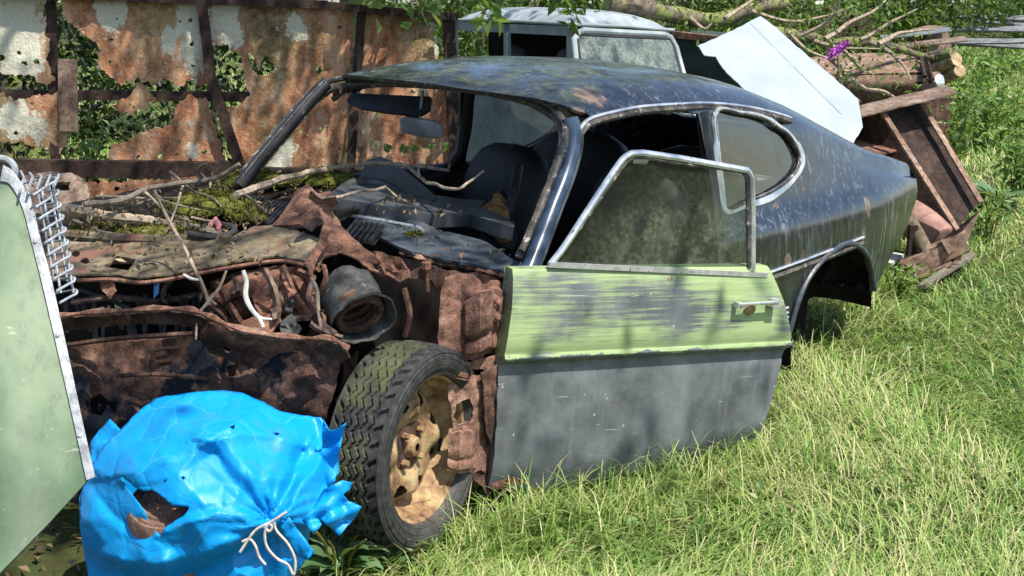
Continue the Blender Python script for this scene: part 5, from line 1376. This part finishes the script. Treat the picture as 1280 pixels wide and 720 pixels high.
mb = MB().loft([[P10(1146, 70, 9.3), P10(1162, 78, 9.25), P10(1170, 96, 9.2)], [P10(1144, 112, 9.0), P10(1158, 112, 8.95), P10(1172, 112, 8.95)]])
part('grille_opening', mb, M['void'], orr)
part('grille_bar', MB().tube([P10(1150, 72, 9.15), P10(1156, 96, 9.0)], .018, 6).tube([P10(1160, 77, 9.15), P10(1166, 100, 9.0)], .012, 6), M['rust_brown'], orr)
part('headlamp_ring', MB().lathe([(.075, -.06), (.082, 0), (.078, .015), (.068, .012)], P10(1170, 104, 9.1), (.75, -.6, 0), 22), M['rust_tan'], orr)
part('headlamp', MB().lathe([(.07, .01), (.06, .035), (.035, .05), (0, .056)], P10(1170, 104, 9.1), (.75, -.6, 0), 22), M['chrome'], orr)
part('front_valance', MB().box(P10(1100, 132, 9.6) - Vector((0, -.1, .35)), (1.0, .5, .8), Matrix.Rotation(.4, 3, 'Z')), M['rust_dark'], orr)
for s in (0, 1): part('wheel', MB().lathe([(0, .05), (.2, .05), (.28, .06), (.3, 0), (.28, -.06), (0, -.06)], P10(1040 + 100 * s, 160, 10.0), (.5, -.8, 0), 22), M['rubber'], orr)

# ---- sawn timber pile behind headlamp
for k, (p, q, r_, lb) in enumerate([((1150, 96), (1196, 74), .06, 'split log pointing up, topmost beside the rusty car front'), ((1170, 104), (1200, 88), .055, 'pale split log lying nearest the silver headlamp'), ((1140, 80), (1192, 66), .05, 'thin dark log at the back of the small log pile')]):
    a, b = U(*p, 10.3), U(*q, 9.9); mb = MB().tube([a, a.lerp(b, .5) + Vector((0, 0, .01)), b], [r_, r_ * .95, r_ * .9], 9)
    solo('split_log', mb, M['timber' if k != 2 else 'bark'], lb, 'log', 'logs beside the rusty car front')

# ---- big rusty girder frame
def G(x, y, d=8.0): return U(x, y, d)
ge = G(1180, 320); gi = root('rusty_girder_frame', 'big rusty channel section frame leaning on scrap behind the coupe tail', 'scrap metal', (ge.x, ge.y, 0))
def plate(name, q, off, mat, par=gi): return part(name, MB().prism([Vector(p) for p in q], off), M[mat], par, ang=30)
def web(name, poly, mp, mat, par=gi, step=8): return part(name, sheet(poly, [], step, bumpy(mp, .012, .02, 3), thick=.01, rag=.8, ragf=.1), M[mat], par)
web('top_plate', [(1072, 134), (1130, 120), (1184, 108), (1196, 117), (1140, 131), (1076, 147)], plane_map((1072, 134, 8.15), (1184, 108, 8.45), (1140, 131, 8.05)), 'rust_pale')
nb = plane_map((1105, 142, 8.02), (1195, 286, 7.75), (1076, 146, 8.12))
web('near_web', [(1050, 160), (1076, 144), (1106, 139), (1150, 208), (1200, 284), (1182, 302), (1150, 268), (1124, 236), (1096, 208), (1056, 192)], plane_map((1050, 164, 8.35), (1105, 142, 8.16), (1190, 290, 7.95)), 'rust_brown')  # both webs use darkened rust, their shade painted into the colour
part('near_flange', MB().beam(nb(1103, 140), nb(1197, 288), .05, .014), M['rust_tan'], gi)
web('far_web', [(1104, 141), (1150, 127), (1190, 190), (1226, 251), (1212, 266), (1198, 284), (1150, 210)], plane_map((1116, 138, 8.3), (1150, 128, 8.42), (1215, 258, 8.1)), 'rust_brown')
part('far_flange', MB().beam(G(1150, 126, 8.3), G(1226, 253, 8.02), .05, .013), M['rust_tan'], gi)
bp2 = plane_map((1126, 330, 7.8), (1209, 290, 7.9), (1184, 318, 7.65))
part('end_channel', MB().beam(G(1126, 328, 7.85), G(1206, 288, 7.75), .10, .010).beam(G(1130, 342, 7.8), G(1208, 303, 7.7), .012, .10).beam(G(1132, 352, 7.8), G(1190, 328, 7.72), .10, .012), M['rust_tan'], gi)
web('shelf_plate', [(1044, 166), (1066, 171), (1130, 187), (1108, 193), (1080, 196), (1050, 188)], plane_map((1044, 166, 8.4), (1130, 187, 8.2), (1080, 196, 7.9)), 'rust_red')
part('end_foot', MB().prism([G(1176, 300, 7.7), G(1206, 283, 7.72), G(1226, 262, 7.9), G(1222, 270, 7.95), G(1210, 300, 7.75), G(1186, 318, 7.7)], (.02, .06, 0)), M['rust_pale'], gi, ang=30)
for x, y, d_ in ((1140, 345, 7.85), (1085, 210, 8.4), (1200, 300, 7.8)):
    p = G(x, y, d_); part('leg', MB().beam((p.x, p.y + .05, max(.3, p.z)), (p.x, p.y + .05, -.05), .05, .05), M['rust_brown'], gi)
# pieces around it
a, b = G(1152, 272, 7.95), G(1178, 306, 7.75)
solo('red_oxide_drum', MB().lathe([(0, .34), (.11, .34), (.125, .33), (.125, .17), (.13, .165), (.125, .16), (.125, .01), (.11, 0), (0, 0)], G(1176, 306, 7.95), (a - b).normalized() + Vector((-.3, .2, .2)), 26), M['tank'], 'dusty red oxide drum lying under the girder frame', 'drum')
solo('rusty_pipe', MB().tube([G(1128, 262, 7.9), G(1146, 292, 7.85), G(1160, 318, 7.8)], .045, 14), M['rust_olive'], 'olive brown rusty pipe leaning beside the red oxide drum', 'pipe')
solo('pipe_stub', MB().lathe([(.05, -.1), (.055, 0), (.055, .06), (.065, .065), (.065, .09), (.045, .09), (.045, -.1)], G(1044, 132, 8.3), (.25, -.1, 1), 20), M['rust_pale'], 'short upright rusty pipe stub at the foot of the white panel', 'pipe')
for k, (q, mt, lb) in enumerate([([(1026, 142, 8.1), (1070, 122, 8.4), (1076, 126, 8.35), (1034, 148, 8.05)], 'rust_red', 'upper rusty angle plate below the pipe stub'), ([(1034, 152, 8.0), (1072, 140, 8.3), (1080, 146, 8.2), (1048, 164, 7.95)], 'rust_dark', 'dark rusty plate under the upper angle plate'), ([(1020, 136, 8.3), (1036, 150, 8.0), (1056, 168, 8.0), (1040, 160, 8.3)], 'rust_brown', 'narrow rusty plate against the coupe roof line')]):
    solo('rusty_plate', MB().prism([U(*p) for p in q], (0, .02, -.03)), M[mt], lb, 'scrap metal', 'rusty plates by the girder', ang=30)
for k, (p, q, w_, mt, lb) in enumerate([((1152, 358), (1216, 318), .05, 'twig', 'grey board end lying lowest under the girder frame'), ((1120, 322), (1150, 340), .06, 'rust_pale', 'short pale scrap strip beside the coupe tail'), ((1108, 330), (1124, 318), .07, 'bone', 'whitish broken stone by the coupe tail')]):
    a, b = Uz(*p, .05), Uz(*q, .08); solo('scrap_piece', MB().beam(a, b, w_, .02), M[mt], lb, 'scrap', ang=30)

# ---- far stack of grey poles and sheets
for k in range(13):
    x0 = 1172 + (k * 37 % 17); y = 60 - k * 3.5 + (k * 7 % 5) - 2; a, b = U(x0 + (k * 29 % 40), y + (k * 11 % 9) - 4, 17.5 + .06 * k), U(1345, y - 9 + (k * 13 % 15), 17.0 + .06 * k)
    solo('grey_pole', MB().tube([a, (a + b) / 2 + Vector((0, 0, -.02)), b], .022 + .004 * (k % 4), 7), M['pole'], 'weathered grey pole in the far stack at the right edge', 'pole', 'far stack of grey poles')
for k, (x0, y0, x1, y1, d_, lb) in enumerate([(1100, 50, 1190, 40, 15, 'grey corrugated sheet lying in front of the far bushes'), (1120, 62, 1210, 52, 14, 'brownish sheet lying nearer the log pile'), (960, 60, 1010, 50, 13.5, 'grey board among the branches behind the white panel')]):
    a, b = U(x0, y0, d_), U(x1, y1, d_ - .4); solo('grey_sheet', MB().prism([a, b, b + Vector((.2, .7, .02)), a + Vector((.2, .7, .02))], (0, 0, .012)), M[('pole', 'rust_pale', 'pole')[k]], lb, 'metal sheet', ang=30)
for k, (x, y, d_, w_, h_, mt, lb) in enumerate([(1040, 34, 14, .55, .4, 'rust_pale', 'rusty metal tank half hidden by the fallen branches'), (1068, 44, 13, .35, .35, 'rust_brown', 'small brown box among the fallen branches'), (1010, 24, 15, .4, .5, 'bone', 'pale stone block far behind the fallen branch'), (1160, 48, 15.5, .35, .25, 'rust_pale', 'tan crate beside the far grey sheets')]):
    p = U(x, y, d_); solo('scrap_box', MB().box(p, (w_, .4, h_), Matrix.Rotation(.5 + k, 3, 'Z') @ Matrix.Rotation(.2, 3, 'Y'), .85).box(p + Vector((0, 0, -h_ * .5 - .2)), (w_ * .9, .36, .4)), M[mt], lb, 'scrap', ang=30)

# ---- fallen mossy branch
def limb(pl, d0, d1, r0, r1):
    n = len(pl); P = [U(x, y, d0 + (d1 - d0) * i / (n - 1)) for i, (x, y) in enumerate(pl)]
    P = [Vector(p) for p in smoothline(P, 5)]; m = len(P)
    P = [p + Vector((noise.noise(p * 5), noise.noise(p * 5 + Vector((9, 0, 0))), noise.noise(p * 5 + Vector((0, 9, 0))))) * .02 for p in P]
    return P, [r0 + (r1 - r0) * i / (m - 1) for i in range(m)]
br = U(900, 24, 8.9); fb_ = root('fallen_branch', 'long mossy fallen branch lying across the scrap behind the white panel', 'branch', (br.x, br.y, br.z - .1))
mb = MB(); LP = []
for pl, d0, d1, r0, r1 in [([(760, 2), (810, 10), (850, 20), (900, 24), (945, 12), (985, 4)], 8.8, 9.4, .075, .035), ([(960, 40), (1000, 46), (1045, 52), (1090, 52), (1130, 62), (1165, 72)], 8.8, 9.4, .045, .02)]:
    P, r_ = limb(pl, d0, d1, r0, r1); mb.tube(P, [q * (1 + .25 * noise.noise(p * 7)) for p, q in zip(P, r_)], 9); LP += P
part('main_limb', mb, M['bark'], fb_)
mb = MB(); TW = []; rr = random.Random(21)
for pl in [[(1030, 50), (1060, 30), (1090, 14), (1110, -4)], [(1045, 52), (1072, 80), (1088, 92)], [(1060, 100), (1085, 110), (1120, 122), (1165, 152), (1185, 152)], [(1036, 72), (1050, 86), (1062, 100)], [(1075, 50), (1110, 30), (1150, 10)], [(905, 24), (930, 8), (950, -6)], [(1000, 46), (1040, 20), (1050, -4)], [(1090, 52), (1120, 70), (1140, 100)], [(985, 40), (1010, 62), (1040, 74)], [(940, 14), (990, 26), (1030, 22), (1065, 8)], [(860, 20), (880, 36), (890, 30)], [(1098, 54), (1130, 40), (1170, 36)], [(1020, 50), (1050, 60), (1100, 62)]]:
    P, r_ = limb(pl, 8.8 + rr.uniform(-.4, .2), 8.9 + rr.uniform(-.4, .3), .018, .006); mb.tube(P, r_, 6); TW += P
part('twigs', mb, M['stick'], fb_)
C = np.array([np.array(rr.choice(TW)) + RNG.normal(0, .08, 3) for _ in range(420)])
foliage('foliage', fb_, C, .05, 'leaf_mid', tint=(.6, .2))
C = np.array([np.array(p) + RNG.normal(0, .035, 3) + np.array([0, 0, .05]) for p in LP for _ in range(26)])
V, Fs = leaves(C, np.full(len(C), .022), .6, .6)
ob = link('branch_moss', V + np.array(ROOTI[fb_.name].translation), Fs, M['moss'], fb_, True, 180)

# ---- butterfly bush with one purple flower spike
bz = U(1050, 175, 8.3); bd = root('butterfly_bush', 'thin butterfly bush stem with one purple flower spike', 'plant', (bz.x, bz.y, bz.z - .9))
part('stem', MB().tube([Vector(p) for p in smoothline([bz + Vector((0, 0, -.9)), U(1052, 120, 8.2), U(1049, 95, 8.1), U(1047, 68, 8.0)], 5)], [.007] * 15 + [.004], 6), M['stick'], bd)
C = np.array([np.array(U(1036 + 24 * t, 70 - 17 * t, 8.0)) + RNG.normal(0, .012 * (1.2 - t * .7), 3) for t in RNG.random(260)])
V, Fs = leaves(C, np.full(len(C), .02), .2, .7); link('flower_spike', V + np.array(ROOTI[bd.name].translation), Fs, M['flower'], bd, True, 180)
C = np.array([np.array(U(1050 + RNG.normal(0, 9), 85 + 70 * t, 8.15)) for t in RNG.random(50)])
foliage('foliage', bd, C, .07, 'leaf_mid', aspect=.28)

# ---- weeds
def weed(label, px, py, h, n, size, mat, spread=.12, cat='weed', name='weed', group=None, stems=5, asp=.42, mul=1):
    p = gpt(px, py); r = root(name, label, cat, (p.x, p.y, 0), group); mb = MB(); C = []; rr = random.Random(int(px * 7 + py))
    for k in range(stems):
        a = rr.uniform(0, 6.28); q = spread * rr.uniform(.2, 1); top = Vector((p.x + math.cos(a) * q * 1.6, p.y + math.sin(a) * q * 1.6, h * rr.uniform(.65, 1)))
        P = [Vector(v) for v in smoothline([Vector((p.x + math.cos(a) * q * .4, p.y + math.sin(a) * q * .4, -.03)), Vector((p.x + math.cos(a) * q * .7, p.y + math.sin(a) * q * .7, h * .45)), top], 5)]
        mb.tube(P, [.005] * (len(P) - 1) + [.002], 5)
        for _ in range(mul * n // stems): C.append(np.array(P[0].lerp(P[-1], 0) if False else P[min(len(P) - 1, int(len(P) * rr.random() ** .7))]) + RNG.normal(0, size * .45, 3))
    part('stem', mb, M['leaf_stem'] if 'leaf_stem' in M else M['moss'], r)
    if cat != 'plant': foliage('foliage', r, np.array(C), size, mat, aspect=asp); return r
    mb = MB()      # rosette of broad arched leaves
    for k in range(n):
        a = rr.uniform(0, 6.28); L_ = size * rr.uniform(.7, 1.25); el = rr.uniform(.5, 1.2); o_ = Vector((p.x + math.cos(a) * .015, p.y + math.sin(a) * .015, h * rr.uniform(0, .35))); rows = []; tw = rr.uniform(-.3, .3)
        for q in range(8):
            t = q / 7; w = L_ * asp * .5 * math.sin(math.pi * min(1, t * .93 + .07)) ** .75 * (1 - .25 * t) if t > .0 else L_ * .03
            e = el - t * 1.15; c = o_ + Vector((math.cos(a) * math.cos(el - t * .6), math.sin(a) * math.cos(el - t * .6), math.sin(el - t * .6))) * L_ * t * 1.4
            sd = Vector((-math.sin(a), math.cos(a), tw)); rows.append([c - sd * w + Vector((0, 0, w * .3 + .004 * math.sin(q * 2.3))), c, c + sd * w + Vector((0, 0, w * .3 - .004 * math.sin(q * 1.9)))])
        mb.loft(rows)
    v = np.array([tuple(ROOTI[r.name] @ q) for q in mb.v]); link('foliage', [Vector(q) for q in v], mb.f, M[mat], r, True, 180, RNG.uniform(.2, .8, n).repeat(24))
    return r
WG = 'weeds growing round the scrap'
for a in [('tall nettle clump right of the girder frame top', 1216, 190, .75, 160, .10, 'leaf_lite', .3), ('leafy weed clump just right of the rusty car front', 1200, 152, .75, 170, .10, 'leaf_lite', .35), ('pale weed clump at the far right edge beside the lawn', 1262, 180, .6, 150, .11, 'leaf_lite', .35),
          ('tangled weed behind the girder frame', 1180, 210, .8, 170, .09, 'leaf_mid', .3), ('yellowish weed clump below the far grey poles', 1236, 110, .6, 170, .13, 'leaf_lite', .6), ('sunlit weed patch left of the far grey poles', 1175, 100, .6, 150, .13, 'leaf_lite', .5),
          ('broad weed patch at the far end of the lawn', 1275, 90, .55, 150, .14, 'leaf_lite', .7), ('low weed clump at the foot of the girder frame', 1190, 330, .22, 60, .06, 'leaf_mid', .15), ('pale weed tuft on the lawn side of the girder foot', 1232, 300, .30, 70, .06, 'leaf_lite', .18), ('low weed tuft by the coupe tail and the pale stone', 1118, 372, .2, 50, .045, 'leaf_lite', .14), ('tall weeds standing right of the dock plant', 1276, 240, .55, 120, .09, 'leaf_lite', .3),
          ('bindweed climbing the near girder flange', 1170, 300, .95, 120, .075, 'leaf_mid', .12)]:
    weed(*a, group=WG, mul=3, stems=9)
weed('grey green dock plant on the lawn right of the girder', 1246, 262, .22, 34, .17, 'leaf_grey', .14, 'plant', 'dock_plant', stems=6)
weed('broad leaved dock plant between the blue plastic and the tyre', 424, 722, .20, 34, .085, 'leaf_grey', .10, 'plant', 'dock_plant', stems=7, asp=.6)
weed('small weed with pinkish tips under the tyre edge', 500, 712, .12, 44, .035, 'leaf_grey', .09, stems=6)
weed('single broad leaf plantain below the door front corner', 668, 656, .07, 9, .085, 'leaf_mid', .04, 'plant', 'plantain', stems=3, asp=.5)
weed('leafy weed rooted under the rusty wall', 118, 262, 1.05, 110, .075, 'leaf_mid', .08)
p = fw(112, 190, -.25); r = root('wall_weed', 'green weed poking through the hole at the foot of the rusty wall', 'weed', (p.x, p.y, p.z - .3), WG)
foliage('foliage', r, np.array([np.array(p) + RNG.normal(0, .09, 3) + np.array([0, .05, -.05]) for _ in range(150)]), .06, 'leaf_lite'); part('stem', MB().tube([p + Vector((0, .05, -.35)), p + Vector((.02, 0, 0))], .006, 5), M['moss'], r)

# ================================================================== LITTER ON THE CAR
def moss(label, px, py, z, rx, ry, n, h=.03):
    c = wz(px, py, z); r = Vector((c.x, c.y, c.z - .02)); mb = MB(); rows = []
    for i in range(7):
        t = i / 6; row = []
        for j in range(16):
            a = 6.2832 * j / 16; k = (1 + .35 * noise.noise(Vector((math.cos(a) * 1.5, math.sin(a) * 1.5, px)))) * math.sin(t * math.pi / 2)
            row.append(c + Vector((math.cos(a) * rx * k, math.sin(a) * ry * k, h * (math.cos(t * math.pi / 2)) - .015)))
        rows.append(row)
    mb.loft(rows, True)
    C = np.array([np.array(c) + np.array([math.cos(a) * rx * q, math.sin(a) * ry * q, h * (1 - q * q) - .01 + .4 * h * noise.noise(Vector((math.cos(a) * q * 4, math.sin(a) * q * 4, px)))]) * (1, 1, 1) for a, q in zip(RNG.uniform(0, 6.28, n), RNG.random(n) ** .5 * 1.12)])
    V, Fs = leaves(C, RNG.uniform(.008, .022, n), .5, .4)
    v = np.concatenate([np.array([tuple(p) for p in mb.v]), V]); q = [f for f in mb.f]; tri = np.array([t for f in q for t in ((f[0], f[1], f[2]), (f[0], f[2], f[3]))])
    o = link('moss_clump', v - np.array(r), np.concatenate([tri, Fs + len(mb.v)]), M['moss'], None, True, 180); o.location = r
    return tag(o, label, 'moss', 'moss clumps on the car front')
for a in [('largest moss cushion in the middle of the engine bay litter', 262, 254, .92, .17, .17, 2600, .05), ('moss cushion behind the dark left vent', 318, 222, .94, .14, .12, 1500, .04), ('small moss cushion by the dark left vent', 310, 268, .92, .06, .05, 500, .03),
          ('long low moss strip along the slam panel near the wire guard', 130, 287, .84, .13, .07, 1100, .03), ('moss strip along the slam panel beside the pink scrap', 205, 284, .87, .16, .07, 1300, .03), ('moss cushion under the long forked branch', 405, 222, .95, .13, .10, 1500, .04),
          ('tiny moss tuft on the dash top', 458, 262, .91, .05, .03, 400, .02), ('tiny moss tuft on the worn cowl ledge', 518, 291, .88, .035, .02, 220, .012)]: moss(*a)
# base tray so the litter has something to lie on
tray = wplane(wz(100, 300, .80), wz(420, 270, .90), wz(330, 215, .90))
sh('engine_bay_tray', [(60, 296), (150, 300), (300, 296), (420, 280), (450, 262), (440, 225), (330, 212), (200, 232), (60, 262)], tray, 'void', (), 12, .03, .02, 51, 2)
# dead leaves, bark crumbs and needles over the engine bay, cowl and dash
LC = []
for (poly, z0, z1, k) in (([(80, 296), (300, 292), (420, 270), (440, 225), (330, 212), (200, 235), (70, 262)], .86, .93, 1200), ([(440, 266), (640, 322), (655, 338), (600, 330), (500, 300)], .87, .90, 130), ([(430, 245), (520, 252), (600, 268), (500, 276), (440, 262)], .93, .925, 160), ([(90, 300), (390, 295), (390, 325), (170, 345)], .86, .90, 170)):
    xs_, ys_ = [p[0] for p in poly], [p[1] for p in poly]; q_ = np.stack([RNG.uniform(min(xs_), max(xs_), k), RNG.uniform(min(ys_), max(ys_), k)], 1); q_ = q_[pip(q_, poly)]
    for x, y in q_: LC.append(np.array(wz(x, y, z0 + (z1 - z0) * RNG.random())) + (0, 0, .012))
LC = np.array(LC); V, Fs = leaves(LC, RNG.uniform(.012, .04, len(LC)), .8, .4)
tag(link('leaf_litter', V, Fs, M['litter'], None, True, 180, np.repeat(RNG.random(len(LC)), 4)), 'brown dead leaf litter over the engine bay and dash', 'leaf litter', kind='stuff')
def stick(name, label, pls, mat, group=None, cat='branch'):
    mb = MB()
    for pl, r0, r1 in pls:
        P = [Vector(p) for p in smoothline([wz(x, y, z) for x, y, z in pl], 6)]; m = len(P)
        P = [p + Vector((noise.noise(p * 11), noise.noise(p * 11 + Vector((5, 0, 0))), noise.noise(p * 11 + Vector((0, 5, 0))))) * .006 for p in P]
        mb.tube(P, [(r0 + (r1 - r0) * i / (m - 1)) * (1 + .25 * noise.noise(p * 23)) for i, p in enumerate(P)], 7)
    return solo(name, mb, M[mat], label, cat, group)
SG = 'dead sticks on the engine bay'
stick('dead_branch', 'long pale forked branch lying through the empty windscreen', [([(296, 244, .96), (340, 228, .97), (385, 216, .98), (440, 207, 1.0), (480, 204, 1.02), (525, 209, 1.03), (560, 213, 1.03)], .016, .006), ([(510, 207, 1.03), (528, 224, 1.02), (548, 232, 1.03), (572, 236, 1.05), (590, 224, 1.07), (605, 215, 1.08)], .008, .004), ([(525, 222, 1.03), (524, 212, 1.05), (533, 208, 1.06)], .005, .003), ([(560, 213, 1.03), (563, 206, 1.06)], .006, .003), ([(446, 207, 1.0), (452, 199, 1.03)], .006, .003)], 'stick', SG)
stick('dead_branch', 'thick brown stick across the left of the engine bay', [([(76, 262, .90), (120, 268, .90), (180, 276, .89), (232, 283, .88), (276, 292, .87)], .022, .012)], 'stick', SG)
stick('dead_branch', 'dark arched twig from the left of the engine bay up to the rusty wall', [([(105, 255, .95), (150, 250, .96), (185, 236, .99), (232, 228, 1.02), (268, 224, 1.04), (300, 206, 1.1)], .011, .008), ([(255, 222, 1.04), (248, 212, 1.08), (256, 204, 1.12)], .006, .004)], 'twig', SG)
stick('dead_branch', 'short twig lying on the dash behind the crumpled flap', [([(400, 252, 1.0), (430, 244, 1.0), (462, 238, 1.0), (482, 234, 1.0)], .007, .006), ([(478, 235, 1.0), (488, 240, .97), (497, 247, .95)], .006, .005)], 'stick', SG)
stick('straw_stem', 'upright pale straw stem standing in front of the slam panel', [([(193, 238, 1.08), (215, 280, .98), (236, 325, .90), (256, 365, .80), (266, 390, .74)], .005, .006), ([(262, 376, .78), (270, 380, .77)], .006, .004)], 'stick', None, 'twig')
for k, pl in enumerate([[(120, 245, .95), (160, 246, .95), (210, 252, .95), (250, 262, .93)], [(150, 262, .92), (190, 250, .95), (228, 246, .97)], [(196, 252, .94), (216, 268, .92), (238, 276, .9)], [(180, 240, .98), (205, 262, .93), (222, 282, .88)], [(212, 214, 1.05), (240, 238, .99), (262, 246, .96), (282, 262, .93)], [(300, 238, .97), (316, 250, .95), (330, 262, .94)], [(228, 232, 1.0), (222, 256, .95), (208, 290, .88)], [(90, 276, .88), (130, 290, .85), (170, 296, .84)], [(110, 248, .96), (118, 262, .93), (114, 276, .9)], [(240, 272, .9), (262, 276, .9), (290, 280, .9)]]):
    stick('thin_twig', 'thin dead twig in the tangle on the left of the engine bay', [(pl, .005, .003)], 'twig' if k % 3 else 'stick', 'thin twigs tangled on the engine bay', 'twig')
def loose(name, label, pl, d, r, mat, cat):
    P = [U(x, y, d) for x, y in pl]; P = [Vector(p) for p in smoothline(P, 5)]; m = len(P)
    return solo(name, MB().tube(P, [r * (1.1 - .7 * abs(i / m - .4)) for i in range(m)], 7), M[mat], label, cat)
loose('bleached_root', 'bleached white root hanging in front of the crumpled inner wing', [(304, 338), (308, 352), (307, 370), (314, 386), (324, 398), (329, 409)], 3.72, .0075, 'bone', 'root')
loose('bleached_root', 'short pale forked root tip beside the bleached white root', [(318, 392), (328, 398), (340, 399)], 3.73, .0045, 'bone', 'root')
loose('dry_tendril', 'thin dry curling stem hanging below the slam panel', [(283, 338), (274, 360), (258, 380), (247, 396), (245, 424)], 3.74, .0045, 'stick', 'twig')
loose('dry_tendril', 'short curved straw left of the upright straw stem', [(229, 343), (238, 348), (248, 350)], 3.8, .005, 'bone', 'twig')
loose('thin_cable', 'thin grey cable hanging left of the suspension turret', [(388, 346), (396, 362), (398, 388), (402, 418)], 3.74, .006, 'stick', 'cable')
q = wz(270, 282, .905); solo('pink_scrap', MB().tube([q + Vector((-.02, 0, .0)), q + Vector((0, 0, .018)), q + Vector((.012, -.01, .0)), q + Vector((.01, -.02, -.012))], [.010, .014, .012, .006], 8), M['pink'], 'faded pink plastic scrap on the litter above the slam panel', 'litter')
solo('black_hose', MB().tube([Vector(p) for p in smoothline([wz(236, 292, .90), wz(262, 296, .90), wz(288, 292, .90), wz(292, 284, .91), wz(276, 280, .91)], 6)], .010, 8), M['rubber'], 'bent black rubber hose beside the pink scrap', 'hose')
q = U(196, 362, 3.98); solo('blue_chip', MB().prism([q + Vector((-.007, 0, .02)), q + Vector((-.003, 0, .008)), q + Vector((.003, 0, .022)), q + Vector((.008, 0, .02)), q + Vector((.005, 0, -.012)), q + Vector((-.012, 0, -.03))], (0, .004, 0)), M['blue_chip'], 'small blue plastic chip in the dark below the slam panel', 'litter', ang=30)
# fallen leaves on the roof
for k, (px, py, mt) in enumerate([(497, 96, 'bone'), (553, 85, 'bone')]):
    pass
# ================================================================== LIGHT
w = bpy.data.worlds.new("World"); scene.world = w; w.use_nodes = True
nt = w.node_tree; bg = nt.nodes['Background']
sky = nt.nodes.new('ShaderNodeTexSky'); sky.sky_type = 'NISHITA'; sky.sun_disc = False
SUN = Vector((.40, -.42, 1.02)).normalized()
sky.sun_elevation = math.asin(SUN.z); sky.sun_rotation = math.atan2(SUN.x, SUN.y)
nt.links.new(sky.outputs[0], bg.inputs[0]); bg.inputs[1].default_value = .13
sd = bpy.data.lights.new('sun', 'SUN'); sd.energy = 4.5; sd.angle = rad(.5); sd.color = (1, .95, .87)
so = bpy.data.objects.new('sun', sd); COL.objects.link(so); so.rotation_euler = SUN.to_track_quat('Z', 'Y').to_euler(); so.location = (3, -3, 8)
vs_ = scene.view_settings; vs_.view_transform = 'Standard'; vs_.look = 'None'; vs_.exposure = 0.85; vs_.gamma = 1
scene.cycles.max_bounces = 6; scene.cycles.transparent_max_bounces = 12
